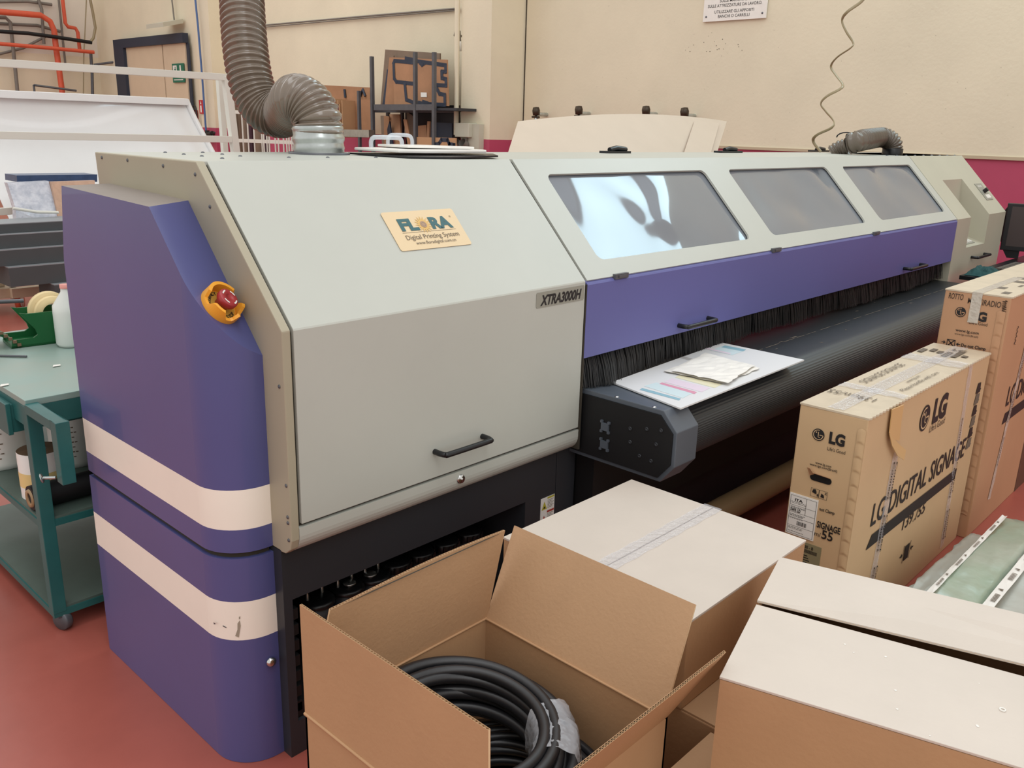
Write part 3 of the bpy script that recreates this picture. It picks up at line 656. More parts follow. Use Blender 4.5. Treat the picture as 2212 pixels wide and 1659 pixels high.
# ink bottles standing in the compartment
bxs = [.195, .297, .393, .478, .572, .675, .778]
MB().box((.025, .06, .10), (.883, .5, .144)).build('bottle_shelf', M['blacksoft'], BS)
for i, x in enumerate(bxs):
    yb_ = .20
    nm = ['first ink bottle from the violet cover in the dark compartment, with silver pegs', 'second ink bottle from the violet cover, with a silver disc and two upright pegs', 'third ink bottle from the violet cover, with silver disc set to its left side',
          'fourth black ink bottle in the row, ribbed cap', 'fifth black ink bottle in the row, ribbed cap', 'sixth black ink bottle in the row, ribbed cap', 'black ink bottle at the warning label end of the row'][i]
    t = thing('ink_bottle', nm, 'bottle', (x, yb_, .145), 'ink bottles in the dark compartment')
    MB().lathe([(0, 0), (.047, 0), (.05, .01), (.05, .13), (.044, .155), (.03, .17), (.03, .18)], (x, yb_, .145), (0, 0, 1), 20).build('bottle_body', M['dark'], t)
    m = MB().lathe([(.043, 0), (.044, .003), (.044, .022), (.040, .028), (0, .028)] if i >= 3 else [(.049, 0), (.05, .003), (.05, .010), (.042, .016), (0, .016)], (x, yb_, .315), (0, 0, 1), 20)
    if i >= 3:
        for k in range(16): m.obox(Vector((x+.044*math.cos(k*PI/8), yb_+.044*math.sin(k*PI/8), .326)), (.003, 0, 0), (0, .003, 0), (0, 0, .011))
    m.build('cap', M['black'], t)
    if i < 3:
        dx = (-.0, .0, -.022)[i]
        if i: MB().lathe([(0, .012), (.018, .012), (.019, .008), (.008, .006), (.008, 0)], (x+dx, yb_-.012, .331), (0, 0, 1), 16).build('disc_screw', M['zinc'], t)
        for q in ((-.028, .005), (.025, .012)): MB().lathe([(0, .045), (.002, .044), (.0035, .03), (.0035, .018), (.005, .015), (.005, 0)], (x+q[0], yb_+q[1], .331), (0, 0, 1), 8).build('peg', M['zinc'], t)
# conveyor table
EPX0, EPX1 = 1.09, 1.215
ep = [(.10, .80), (-.30, .80), (-.352, .742), (-.352, .632), (-.305, .572), (.10, .572)]
def inset(pl, d):
    c_ = (sum(p[0] for p in pl)/len(pl), sum(p[1] for p in pl)/len(pl)); return [(c_[0]+(p[0]-c_[0])*(1-d), c_[1]+(p[1]-c_[1])*(1-d)) for p in pl]
TB = MB().prism([(EPX0+.006, y, z) for y, z in ep], (EPX1-EPX0-.006, 0, 0)).build('table_end_cap', M['slate'], PR, .003)
pin = [(.10, .785), (-.292, .785), (-.340, .736), (-.340, .638), (-.298, .586), (.10, .586)]
MB().prism([(EPX0+.001, y, z) for y, z in pin], (.01, 0, 0)).build('black_face', M['blacksoft'], TB)
m = MB()
for px in ((1.09, -0.1876, 0.7157), (1.09, -0.2484, 0.7301), (1.09, -0.191, 0.6726), (1.09, -0.2856, 0.6909), (1.09, -0.2288, 0.6374), (1.09, -0.2721, 0.6331), (1.09, -0.2995, 0.739)):
    m.lathe([(.0, -.001), (.003, .001), (.006, .002), (.0065, 0)], px, (-1, 0, 0), 12)
m.build('bolt', M['dark'], TB)
for px in ((1.09, -0.0939, 0.6975), (1.09, -0.0945, 0.6384)):
    p = Vector(px); m = MB().box(p+Vector((-.006, -.014, -.012)), p+Vector((.001, .014, .012)))
    for q in ((-1, -1), (1, -1), (1, 1), (-1, 1)): m.box(p+Vector((-.006, q[0]*.014-.004, q[1]*.016-.004)), p+Vector((.001, q[0]*.014+.004, q[1]*.016+.004)))
    m.build('clip', M['slate'], TB)
m = MB()
for y in (-.26, -.12, .02): m.lathe([(0, .003), (.006, .002), (.007, 0)], (EPX0+.014, y, .8), (0, 0, 1), 8)
m.build('cap_screw', M['chrome'], TB)
bp = [(.6, .784), (-.22, .784)] + [(-.22-.118*math.sin(t_), .686+.098*math.cos(t_)) for t_ in [PI*k/20 for k in range(1, 21)]] + [(.1, .588), (.1, .60), (.6, .60)]
m = MB(); m.smooth = True; n_ = len(bp); x0, x1 = EPX1-.02, 4.56
vs = [(x0, y, z) for y, z in bp] + [(x1, y, z) for y, z in bp]; m.add(vs, [(i, (i+1) % n_, n_+(i+1) % n_, n_+i) for i in range(n_)]); m.smooth = False
m.face([(x1, y, z) for y, z in bp]); m.face([(x0, y, z) for y, z in bp][::-1])
o = m.build('conveyor_belt', M['ribs'], PR)
m = MB(); random.seed(4)   # worn dashed line along the belt and small scratches
yd_ = (2.394, -0.0915, 0.785)[1]; x = 1.95
while x < 4.3:
    l = random.uniform(.02, .12); m.face([(x, yd_, .7848), (x+l, yd_, .7848), (x+l, yd_+.0035, .7848), (x, yd_+.0035, .7848)]); x += l+random.uniform(.008, .05)
for k in range(14):
    x = random.uniform(1.5, 4.2); y = random.uniform(-.2, .02); l = random.uniform(.01, .06); m.face([(x, y, .7849), (x+l, y+random.uniform(-.01, .01), .7849), (x+l, y+.003, .7849), (x, y+.002, .7849)])
m.build('belt_wear_marks', M['ink_soft'], o)
MB().box((1.14, -.02, .30), (4.56, .10, .60)).build('table_underframe', M['blacksoft'], PR)
MB().tube([(1.45, -.10, .165), (4.3, -.10, .13)], .052, 24).build('take_up_roller', M['tan'], PR)
for x in (1.36, 4.30): MB().box((x, -.16, .0), (x+.08, .1, .28)).build('roller_bracket', M['blacksoft'], PR)
# emergency stop in a yellow guard
n = Vector((.32873, -.69562, .63879)).normalized(); c0 = Vector((-0.0589, 0.158, 1.1899))
ES = thing('emergency_stop', 'red mushroom emergency stop inside a notched orange-yellow guard on the violet cover', 'emergency stop', c0)
m = MB(); u = Vector((1, 0, 0)); u = (u-n*u.dot(n)).normalized(); v = n.cross(u); R = .048
nseg = 64; vs = []
def hgt(a):
    d = math.degrees(a) % 360
    lowd = min(abs((d-x0+180) % 360-180) for x0 in (15, 262, 315, 175))
    return .012 if lowd < 11 else (.030 if lowd > 24 else .012+.018*(lowd-11)/13)
for k in range(nseg):
    a = 2*PI*k/nseg; d = u*math.cos(a)+v*math.sin(a); h_ = hgt(a)
    vs += [c0+d*R, c0+d*R+n*h_, c0+d*(R-.008)+n*h_, c0+d*(R-.008)+n*.003]
fs = []
for k in range(nseg):
    a = 4*k; b = 4*((k+1) % nseg)
    for j in range(3): fs.append((a+j, b+j, b+j+1, a+j+1))
m.add(vs, fs); m.lathe([(0, .004), (R-.004, .004)], c0, n, 40); m.build('guard', M['yellow'], ES)
m = MB(); m.lathe([(0, .0048), (R-.011, .0048)], c0, n, 40); m.cur = 1
for s_, a0, da in (('EMERGENCY', 215, -15), ('STOP', 300, 14)):
    for i, ch in enumerate(s_):
        a = math.radians(a0+da*i if s_ == 'EMERGENCY' else a0-24+da*i)
        rad = u*math.cos(a)+v*math.sin(a); up_ = rad if s_ == 'EMERGENCY' else -rad
        m.text(ch, c0+rad*((R-.021) if s_ == 'EMERGENCY' else (R-.012))+n*.0052, up_.cross(n), up_, .009, bold=.02, align='CENTER')
m.build('legend_plate', [M['yellow2'], M['ink']], ES)
m = MB().lathe([(.016, 0), (.016, .010), (.020, .014), (.0245, .020), (.0245, .031), (.022, .0335), (.008, .034), (.0078, .0332), (0, .0332)], c0+n*.004, n, 32)
m.build('mushroom_button', M['red'], ES)
m = MB()
for q in range(4):
    a0 = PI/2*q+.3; P0 = []
    for k in range(7): a = a0+k*.13; P0.append((u*math.cos(a)+v*math.sin(a)))
    for k in range(6): m.face([c0+P0[k]*.016+n*.0384, c0+P0[k+1]*.016+n*.0384, c0+P0[k+1]*.0195+n*.0384, c0+P0[k]*.0195+n*.0384])
m.build('arrow_marks', M['white'], ES)

# ------------------------------------------------------------------ things on and over the printer
def hose(pts, r, amp, pitch, n=14, seg=28, rscale=None):
    P = resample(spline(pts, 40), pitch/6); rs = []
    for i in range(len(P)):
        ph = (i % 6)/6
        rs.append(r + amp*(math.cos(2*PI*ph)*.9 + .25*math.cos(4*PI*ph)))
    return MB().tube(P, r, seg, caps=False, rs=rs)
hb = Vector((.622, .735, 1.5))
HO = thing('exhaust_hose', 'large brown grey corrugated hose rising from the printer top in a double bend', 'hose', hb)
hd = Vector((-.25, .97, 0)).normalized()
hp = [hb+Vector((0, 0, .05)), hb+Vector((0, 0, .075))] + [hb+Vector((0, 0, .088))+Vector((0, 0, 1))*.078*math.sin(math.radians(a))+hd*.085*(1-math.cos(math.radians(a))) for a in (18, 38, 58, 78, 92)]
hp += [(0.7073, 1.0459, 1.6207), (0.6923, 1.0973, 1.6137), (0.6744, 1.1421, 1.6371), (0.6645, 1.1814, 1.7036), (0.6693, 1.2157, 1.7949), (0.6939, 1.2669, 1.9039), (0.7308, 1.3282, 2.0313), (0.7993, 1.4297, 2.2599), (1.0196, 1.7357, 3.163)]
P = resample(spline(hp, 40), .0025)
for it in range(260):
    P = P[:22] + [(P[i-1]+P[i+1]*1.0+P[i]*2)/4 for i in range(22, len(P)-2)] + P[-2:]
P = resample(P, .0025); rs = []; ph = 0
for i in range(len(P)):
    j = min(max(i, 4), len(P)-5); d1 = (P[j]-P[j-4]).normalized(); d2 = (P[j+4]-P[j]).normalized(); kap = d1.angle(d2)/.010
    ph += .0025/max(.0125, .0245/(1+kap*.075)); c_ = math.cos(2*PI*ph); rs.append(.0715 + (.0062 if c_ > 0 else .0045)*c_)
MB().tube(P, .07, 32, caps=False, rs=rs).build('corrugated_hose', M['hose'], HO)
m = MB().lathe([(.078, 0), (.078, .012), (.080, .018), (.078, .026), (.0775, .034), (.0815, .042), (.0815, .050), (.077, .058), (.0775, .072), (.080, .078), (.0765, .084), (.073, .086)], hb, (0, .06, 1), 40); m.build('clamp_collar', M['zinc'], HO)
m = MB().lathe([(.074, .006), (.095, .006), (.095, 0)], hb, (0, 0, 1), 40); m.build('flange', M['steel'], HO)
# smaller hose stub at the far end
h2 = Vector((4.8319, 0.5304, 1.5))
H2 = thing('exhaust_hose', 'short brown corrugated hose arching over at the far end of the printer top', 'hose', h2)
dd = 5.1
hl = Vector((-.70, .71, 0))
hp = [h2+Vector((0, 0, .012)), h2+Vector((0, 0, .03))] + [h2+Vector((0, 0, .035))+Vector((0, 0, 1))*.068*math.sin(math.radians(a))+hl*.085*(1-math.cos(math.radians(a))) for a in (20, 42, 64, 86, 100)] + [(4.2398, 0.4956, 1.5837), (4.1836, 0.5462, 1.5608)]
P = resample(spline(hp, 40), .0035); MB().tube(P, .06, 24, caps=False, rs=[.056+.006*math.cos(2*PI*i/4.6) for i in range(len(P))]).build('corrugated_hose', M['hose2'], H2)
m = MB().lathe([(.063, 0), (.063, .035), (.06, .04)], h2, (0, 0, 1), 24); m.build('clamp_collar', M['black'], H2)
hp = [(4.3264, 0.6158, 1.5461), (4.3191, 0.662, 1.5283), (4.3031, 0.6975, 1.4997)]
P = resample(spline(hp, 40), .0035)
t = thing('cut_hose_end', 'open ended piece of dark corrugated hose lying beside the arched hose', 'hose', P[-1])
MB().tube(P, .045, 20, caps=False, rs=[.047+.004*math.cos(2*PI*i/6) for i in range(len(P))]).build('corrugated_hose', M['hose2'], t)
a = Vector(P[0]); MB().tube([a+Vector((-.03, .06*math.cos(q), .05+.03*math.sin(q))) for q in [k*PI/8 for k in range(12)]], .004, 6).build('wire_end', M['black'], t)
# spiral cord
ext = [((1770, 324), 5.62)]
cp = [(4.5597, 0.8825, 1.5039), (4.569, 0.9449, 1.5653), (4.5314, 0.9111, 1.606), (4.5549, 0.8298, 1.6536), (4.6335, 0.8547, 1.6945), (4.6695, 0.9349, 1.7574), (4.6781, 0.9763, 1.8034), (4.6329, 0.9212, 1.8471), (4.6599, 0.8507, 1.8929), (4.7166, 0.8642, 1.9239), (4.7602, 0.9339, 1.981), (4.7789, 0.984, 2.0372), (4.745, 0.936, 2.0899), (4.7763, 0.8662, 2.1484), (4.8344, 0.8805, 2.1843), (4.8797, 0.9558, 2.2587), (4.9163, 1.0095, 2.3325), (4.8656, 0.9597, 2.3747), (4.9234, 0.8963, 2.4431), (4.9521, 0.893, 2.5067), (5.0398, 1.0082, 2.6377), (5.0485, 1.0364, 2.7246), (5.0339, 0.941, 2.8219), (5.1476, 0.9789, 2.9804), (5.6483, 1.5354, 5.3757)]
one(MB().tube(spline(cp, 8), .0095, 8, flat=.45), 'spiral_cord', M['cord'], 'loosely coiled beige cord hanging down onto the printer top', 'cord')
# black board with white plates on the printer top
BB = MB().prism([(.700, .690, 1.502), (.705, .40, 1.502), (.82, .342, 1.502), (1.02, .338, 1.506), (1.10, .44, 1.508), (.98, .66, 1.504)], (0, 0, .005))
one(BB, 'black_board', M['black'], 'thin black board lying under white plates on the printer top', 'board')
m = MB(); ppts = [(.712, .675), (.716, .46), (.80, .42), (.92, .375), (1.0, .37), (1.035, .42), (1.02, .52), (.95, .65)]
m.prism([(x, y, 1.5145+(.003 if x > .9 else 0)) for x, y in ppts], (0, 0, .009)); t = one(m, 'white_plate', M['white'], 'lower white plastic plate on the black board on the printer top', 'plate', 'white plates on the printer top', .003)
m = MB(); m.prism([(.79, .655, 1.5275), (.785, .50, 1.5275), (.90, .43, 1.5275), (.99, .415, 1.5275), (1.0, .46, 1.5275), (.96, .60, 1.5275), (.86, .66, 1.5275)], (0, 0, .007)); one(m, 'white_plate', M['white'], 'upper white plastic plate of the pair on the printer top', 'plate', 'white plates on the printer top', .002)
t = thing('clear_clamp', 'clear plastic bracket standing at the left end of the white plates', 'bracket', (.745, .64, 1.5235))
hc = Vector((.745, .63, 1.524)); vv = Vector((.075, -.06, 0))
bow(hc, hc+vv, (0, 0, .032), .007).build('bracket_bow', M['clearpl'], t)
bow(hc+vv*.5+Vector((.03, .03, 0)), hc+vv*1.3+Vector((.03, .03, 0)), (0, 0, .04), .006).build('bracket_bow', M['clearpl'], t)
# white sheets leaning behind the printer
def bent(tl, tr, bl, br, sag, name, mt, label, th=.006, n=24, cat='sheet', lift=.05):
    tl, tr, bl, br = map(Vector, (tl, tr, bl, br)); m = MB(); m.smooth = True; rows = 8; nrm = (tr-tl).cross(bl-tl).normalized()
    vs = []
    for k in (0, 1):
        for j in range(rows+1):
            for i in range(n+1):
                u = i/n; v = j/rows; p = lerp(lerp(tl, tr, u), lerp(bl, br, u), v)
                p = p + Vector((0, 0, lift*4*u*(1-u)*(1-v))) + nrm*th*k
                if j == rows: p.z = .0; p.y -= .06
                vs.append(p)
    N = (rows+1)*(n+1); fs = []
    for j in range(rows):
        for i in range(n):
            a = j*(n+1)+i; fs.append((a, a+1, a+n+2, a+n+1)); fs.append((N+a, N+a+n+1, N+a+n+2, N+a+1))
    m.add(vs, fs); m.smooth = False
    ed = [j*(n+1) for j in range(rows+1)]; ed2 = [j*(n+1)+n for j in range(rows+1)]
    fs = []
    for e in (ed, ed2):
        for q in range(rows): fs.append((e[q], e[q+1], N+e[q+1], N+e[q]))
    for r0 in (0, rows*(n+1)):
        for i in range(n): fs.append((r0+i, r0+i+1, N+r0+i+1, N+r0+i))
    m.add(vs, fs)
    return one(m, name, mt, label, cat)
tl, tr, bl, br = (3.107, 2.2, 1.6375), (5.626, 2.2, 1.6986), (2.4534, 1.7, 1.366), (4.6088, 1.7, 1.3328)
bent(tl, tr, bl, br, .0, 'curved_sheet', M['matt_white'], 'large off white bowed sheet behind the printer below the wall valves')
tl, tr, bl, br = (5.0369, 2.14, 1.6852), (5.4096, 2.14, 1.68), (4.0831, 1.64, 1.344), (4.434, 1.64, 1.3386)
bent(tl, tr, bl, br, 0, 'sheet_offcut', M['matt_white'], 'narrow white sheet in front of the right end of the bowed sheet', n=4, lift=.0)
# the test board and papers on the conveyor
zb_ = .803
q = [(1.1346, -0.3329, 0.803), (1.9809, -0.3204, 0.803), (1.9839, 0.022, 0.803), (1.2057, -0.0243, 0.803)]
m = MB().prism([(x, y, z) for x, y, z in q], (0, 0, .005)); m.cur = 1
def pq(pts, cur, m=m):
    m.cur = cur; m.face(pts)
Z8 = .8085
pq([(1.1982, -0.1396, 0.8085), (1.2211, -0.1325, 0.8085), (1.2167, -0.2811, 0.8085), (1.1958, -0.2879, 0.8085)], 1)
pq([(1.2431, -0.1242, 0.8085), (1.3103, -0.1267, 0.8085), (1.3159, -0.2707, 0.8085), (1.2253, -0.2823, 0.8085)], 3)
pq([(1.3032, -0.1423, 0.8086), (1.324, -0.1392, 0.8086), (1.3157, -0.2776, 0.8086), (1.2912, -0.2826, 0.8086)], 2)
pq([(1.3336, -0.14, 0.8085), (1.3928, -0.1334, 0.8085), (1.3889, -0.2806, 0.8085), (1.3272, -0.2874, 0.8085)], 4)
pq([(1.4098, -0.1333, 0.8085), (1.4466, -0.1277, 0.8085), (1.4573, -0.2846, 0.8085), (1.4005, -0.2907, 0.8085)], 5)
pq([(1.649, -0.001, 0.8085), (1.6772, 0.0012, 0.8085), (1.6709, -0.046, 0.8085), (1.6431, -0.0479, 0.8085)], 6)
pq([(1.8344, -0.0151, 0.8085), (1.9355, -0.0057, 0.8085), (1.9382, -0.1036, 0.8085), (1.8348, -0.1072, 0.8085)], 3)
pq([(1.9117, -0.0155, 0.8087), (1.9501, -0.0093, 0.8087), (1.9537, -0.099, 0.8087), (1.9172, -0.1055, 0.8087)], 1)
pq([(1.8416, 0.0154, 0.8087), (1.863, 0.0163, 0.8087), (1.8568, -0.0908, 0.8087), (1.8373, -0.0922, 0.8087)], 4)
one(m, 'test_print_board', [M['board_sheet'], M['cyan'], M['magenta'], M['pcyan'], M['pmag'], M['pyel'], M['pgrey']], 'white board with pale colour test bars lying on the conveyor belt', 'board')
def crumple(pts, z, name, label, seed, grp=None):
    random.seed(seed); P = [Vector(p) for p in pts]; m = MB(); n = 10; vs = []
    for j in range(n+1):
        for i in range(n+1):
            p = lerp(lerp(P[0], P[1], i/n), lerp(P[3], P[2], i/n), j/n); edge = (i in (0, n) or j in (0, n))
            vs.append(p+Vector((random.uniform(-.004, .004), random.uniform(-.004, .004), random.uniform(0, .005)*(1 if not edge else .6))))
    k = len(vs); vs += [v+Vector((0, 0, .0012)) for v in vs]; fs = []
    for j in range(n):
        for i in range(n):
            a = j*(n+1)+i; fs += [(a, a+n+1, a+n+2, a+1), (k+a, k+a+1, k+a+n+2, k+a+n+1)]
    m.add(vs, fs); return one(m, name, M['paper'], label, 'paper', grp)
crumple([(1.4326, -0.0734, 0.811), (1.4567, -0.2881, 0.811), (1.7212, -0.2769, 0.811), (1.7655, -0.0425, 0.811)], .81, 'creased_paper', 'creased white paper, lower of two on the test board', 2, 'creased papers on the test board')
crumple([(1.4351, -0.101, 0.818), (1.451, -0.3077, 0.818), (1.7127, -0.2628, 0.818), (1.7475, -0.0448, 0.818)], .815, 'creased_paper', 'creased white paper, upper of two on the test board', 9, 'creased papers on the test board')
# operator corner: shelf, keyboard, cloth, glove, monitor
one(MB().box((4.60, -.42, .80), (6.2, -.055, .825)), 'operator_shelf', M['black'], 'black shelf at the far end of the printer carrying a keyboard', 'shelf', None, .003)
KB = thing('keyboard', 'grey brown computer keyboard on the black shelf beside the teal cloth', 'keyboard', (5.1, -.24, .826))
MB().box((4.92, -.32, .826), (5.38, -.15, .842)).build('keyboard_body', M['black'], KB)
m = MB()
for r_ in range(5):
    for c_ in range(14): m.box((4.935+c_*.031, -.31+r_*.031, .842), (4.962+c_*.031, -.284+r_*.031, .850))
m.build('keys', M['key'], KB)
random.seed(8); m = MB(); n = 14; vs = []
for j in range(n+1):
    for i in range(n+1):
        u = i/n; v = j/n; e = min(u, 1-u, v, 1-v)*4
        vs.append((4.62+.30*u+random.uniform(-.006, .006), -.22+.15*v+random.uniform(-.006, .006), .828+min(1, e)*(.018+random.random()*.05*(1.2-u))))
m.smooth = True; m.add(vs, [(j*(n+1)+i, j*(n+1)+i+1, (j+1)*(n+1)+i+1, (j+1)*(n+1)+i) for j in range(n) for i in range(n)])
one(m, 'crumpled_cloth', M['tealcloth'], 'crumpled dark teal cloth heaped at the left of the keyboard', 'cloth')
one(MB().tube(spline([(5.42, -.20, .835), (5.47, -.25, .842), (5.50, -.31, .835), (5.56, -.33, .834)], 5), .012, 8), 'rubber_glove', M['glove'], 'light blue rubber glove lying beyond the keyboard', 'glove')
MO = thing('monitor', 'black computer monitor cut off by the right edge of the photo', 'monitor', (5.75, -.12, .826))
q0, q1 = Vector((5.62, 0.0177, 1.1616)), Vector((5.62, -0.0298, 0.7817))
d_ = Vector((.25, -1, 0)).normalized(); tp, bt = 1.20, .885; st = Vector((5.66, q0.y, 0))
m = MB(); 
def mo(u, z, n): return st + d_*u + Vector((0, 0, z)) + Vector((-1, -.25, 0)).normalized()*n
m.prism([mo(0, bt, 0), mo(.52, bt, 0), mo(.52, tp, 0), mo(0, tp, 0)], Vector((1, .25, 0)).normalized()*.05); m.build('monitor_case', M['black'], MO, .004)
MB().face([mo(.03, bt+.03, .001), mo(.49, bt+.03, .001), mo(.49, tp-.02, .001), mo(.03, tp-.02, .001)]).build('screen', M['screen'], MO)
m = MB().prism([mo(.0, 1.17, -.05), mo(-.04, 1.10, -.05), mo(-.02, .98, -.05), mo(.02, .88, -.05), mo(.05, .83, -.05), mo(.12, .83, -.05), mo(.12, 1.17, -.05)], Vector((1, .25, 0)).normalized()*.06); m.build('monitor_shadow_post', M['black'], MO)  # black post added in place of the monitor's shadow on the module

# ------------------------------------------------------------------ cartons
def carton(a, b, name, label, top=True, mats=None, split='x', grp=None):
    (x0, y0, z0), (x1, y1, z1) = a, b
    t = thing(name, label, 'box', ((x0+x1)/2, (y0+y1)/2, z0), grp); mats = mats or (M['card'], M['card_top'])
    MB().box((x0, y0, z0), (x1, y1, z1-.004)).build('box_body', mats[0], t, .003)
    return t
# lower carton in the corner, closed by two flaps with a gap between
t = carton((.00, -1.62, 0), (.425, -.905, .38), 'cardboard_box', 'brown box low on the floor between the open box and the corner box')
MB().box((.002, -1.618, .375), (.21, -.907, .381)).build('top_flap', M['card'], t); MB().box((.216, -1.618, .375), (.423, -.907, .381)).build('top_flap', M['card'], t)
t = carton((.445, -1.62, 0), (1.02, -.26, .38), 'cardboard_box', 'brown box at floor level carrying the two pale topped boxes')
MB().box((.447, -1.618, .375), (1.018, -.95, .381)).build('top_flap', M['card'], t); MB().box((.447, -.94, .375), (1.018, -.262, .381)).build('top_flap', M['card'], t)
# closed carton with tape
C0, C1 = (.44, -.822, .382), (.99, -.275, .60)
t = carton(C0, C1, 'taped_box', 'closed box with clear tape over a pale top, behind the open box')
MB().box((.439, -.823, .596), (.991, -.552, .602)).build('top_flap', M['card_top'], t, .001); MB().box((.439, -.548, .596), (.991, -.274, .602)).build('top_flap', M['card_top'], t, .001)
ty = (0.7503, -0.5577, 0.604)[1]
m = MB(); n = 30; w_ = .055; random.seed(12)
vs = []
for i in range(n+1):
    x = .437+(.995-.437)*i/n
    for j in range(5): vs.append((x, -.55+(j/4-.5)*w_+.0015*math.sin(i*1.3), .6035+(.0012*random.random())))
m.add(vs, [(i*5+j, i*5+j+1, i*5+j+6, i*5+j+5) for i in range(n) for j in range(4)]); m.build('parcel_tape', M['tape'], t)
# front carton, turned, with a split top
g1, g2, g4 = Vector((.245, -1.005, 0)), Vector((.755, -.865, 0)), Vector((.245+.235, -1.005-.82, 0))
e1 = (g2-g1); e2 = (g4-g1)
def gp(u, v, z): return g1+e1*u+e2*v+Vector((0, 0, z))
t = thing('corner_box', 'large box with a pale top and a long slit in the near right corner', 'box', gp(.5, .5, .382))
def wall_(u0, v0, u1, v1, z0, h): return [gp(u0, v0, z0), gp(u1, v0, z0), gp(u1, v1, z0), gp(u0, v1, z0)], (0, 0, h)
m = MB()
for q in ((0, 0, 1, .008, .383, .264), (0, .992, 1, 1, .383, .264), (0, .008, .012, .992, .383, .264), (.988, .008, 1, .992, .383, .264), (0, 0, 1, 1, .383, .006)): m.prism(*wall_(*q))
m.build('box_body', M['card'], t)
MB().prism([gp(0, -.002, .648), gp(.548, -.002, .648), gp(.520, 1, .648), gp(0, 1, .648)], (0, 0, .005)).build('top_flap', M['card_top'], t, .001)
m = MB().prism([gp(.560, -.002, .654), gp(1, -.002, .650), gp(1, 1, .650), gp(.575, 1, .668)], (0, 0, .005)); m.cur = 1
n = 110
for i in range(n):
    v0 = i/n; v1 = (i+.5)/n; v2 = (i+1)/n; zo = lambda v: .654+.014*v
    f = lambda v, k: gp(.560+.015*v-.0015, v, zo(v)+.0008+k*.0034)
    m.face([f(v0, 0), f(v1, 1), f(v1, .75), f(v0+.1/n, 0)]); m.face([f(v1, 1), f(v2, 0), f(v2-.1/n, 0), f(v1, .75)])
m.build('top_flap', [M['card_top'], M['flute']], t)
m = MB(); random.seed(6)
for k in range(9): m.lathe([(0, .0005), (random.uniform(.001, .003), .0)], gp(random.uniform(.02, .5), random.uniform(.02, .6), .6535), (0, 0, 1), 6)
m.lathe([(.0035, 0), (.0035, .002), (.0055, .002), (.0055, 0)], gp(.28, .53, .6535), (0, 0, 1), 14)
m.build('crumbs', M['paper'], t)
# open carton
X0, X1, Y0, Y1, ZT = -.232, .262, -.895, -.392, .50
OB = thing('open_box', 'open cardboard box with raised flaps holding black cable coils', 'box', ((X0+X1)/2, (Y0+Y1)/2, 0))
m = MB(); th = .006
for (a, b) in (((X0, Y0, 0), (X0+th, Y1, ZT)), ((X1-th, Y0, 0), (X1, Y1, ZT)), ((X0, Y0, 0), (X1, Y0+th, ZT)), ((X0, Y1-th, 0), (X1, Y1, ZT))): m.box(a, b)
m.box((X0, Y0, .14), (X1, Y1, .15))
m.build('box_body', M['card'], OB)
def flap(a, b, up, wav=0, name='flap', taper=0, pitch=.0075, mi=(0, 0)):
    # double liner with a fluted core: a-b is the hinge line, up the vector to the free edge
    a, b, up = Vector(a), Vector(b), Vector(up); ab = b-a; L = ab.length; d = ab/L; nrm = d.cross(up).normalized()*.0026
    m = MB(); n = 24
    def pt(u, v): 
        w = wav*math.sin(u*PI*1.3)*v*v
        return a + d*(L*(u*(1-2*taper*v)+taper*v)) + up*(v*(1+.0*u)) + nrm.normalized()*w
    for sgn in (-1, 1):
        vs = []; 
        for i in range(n+1):
            for j in range(5): vs.append(pt(i/n, j/4)+nrm*sgn)
        N = len(vs); vs += [v-nrm*sgn*.25 for v in vs]
        fs = [(i*5+j, i*5+j+1, i*5+j+6, i*5+j+5) for i in range(n) for j in range(4)]; fs += [tuple(N+q for q in f) for f in fs]
        for j in (0, 4): fs += [(i*5+j, i*5+j+5, N+i*5+j+5, N+i*5+j) for i in range(n)]
        for i in (0, n): fs += [(i*5+j, i*5+j+1, N+i*5+j+1, N+i*5+j) for j in range(4)]
        m.cur = 0 if sgn == 1 else 1; m.add(vs, fs)
    m.cur = 2; k = int(L/pitch)
    for i in range(k):
        for (u0, u1, s0_, s1_) in ((i/k, (i+.5)/k, -.75, .75), ((i+.5)/k, (i+1)/k, .75, -.75)):
            p, q_, r_, s_ = pt(u0, .9)+nrm*s0_, pt(u1, .9)+nrm*s1_, pt(u1, 1)+nrm*s1_, pt(u0, 1)+nrm*s0_
            m.face([p, q_, r_, s_]); m.face([p+up.normalized()*0+nrm*.12, q_+nrm*.12, r_+nrm*.12, s_+nrm*.12])
    m.cur = 3; m.add([pt(0, .985)-nrm*.7, pt(1, .985)-nrm*.7, pt(1, .985)+nrm*.7, pt(0, .985)+nrm*.7], [(0, 1, 2, 3)])
    for uu in (0, 1): m.cur = 2; m.face([pt(uu, 0)-nrm*.8, pt(uu, 1)-nrm*.8, pt(uu, 1)+nrm*.8, pt(uu, 0)+nrm*.8])
    o = m.build(name, [M['card'] if mi[0] == 0 else M['card_in'], M['card'] if mi[1] == 0 else M['card_in'], M['flute'], M['gap']], OB)
    return o
flap((X1, Y1-.002, ZT), (X0+.01, Y1-.002, ZT), (.042, -.010, .212), wav=.008, mi=(1, 1))          # beside the printer
flap((X1-.002, Y0+.005, ZT), (X1-.002, Y1-.004, ZT), (.105, .015, .195), mi=(1, 1))           # leaning on the taped box
flap((X0+.002, Y1, ZT), (X0+.002, Y0+.004, ZT), (.008, .014, .226), mi=(0, 1))             # near left
flap((X0+.012, Y0+.003, ZT), (X1, Y0+.003, ZT), (.02, -.098, .182), mi=(0, 1))            # near right
m = MB().tube([(X0-.001, Y0, ZT-.001), (X0-.001, Y1, ZT-.001)], .0035, 6).tube([(X1-th, Y0, ZT), (X1-th, Y1, ZT)], .003, 6).tube([(X0, Y1-th, ZT), (X1, Y1-th, ZT)], .003, 6); m.build('fold_crease', M['card'], OB)
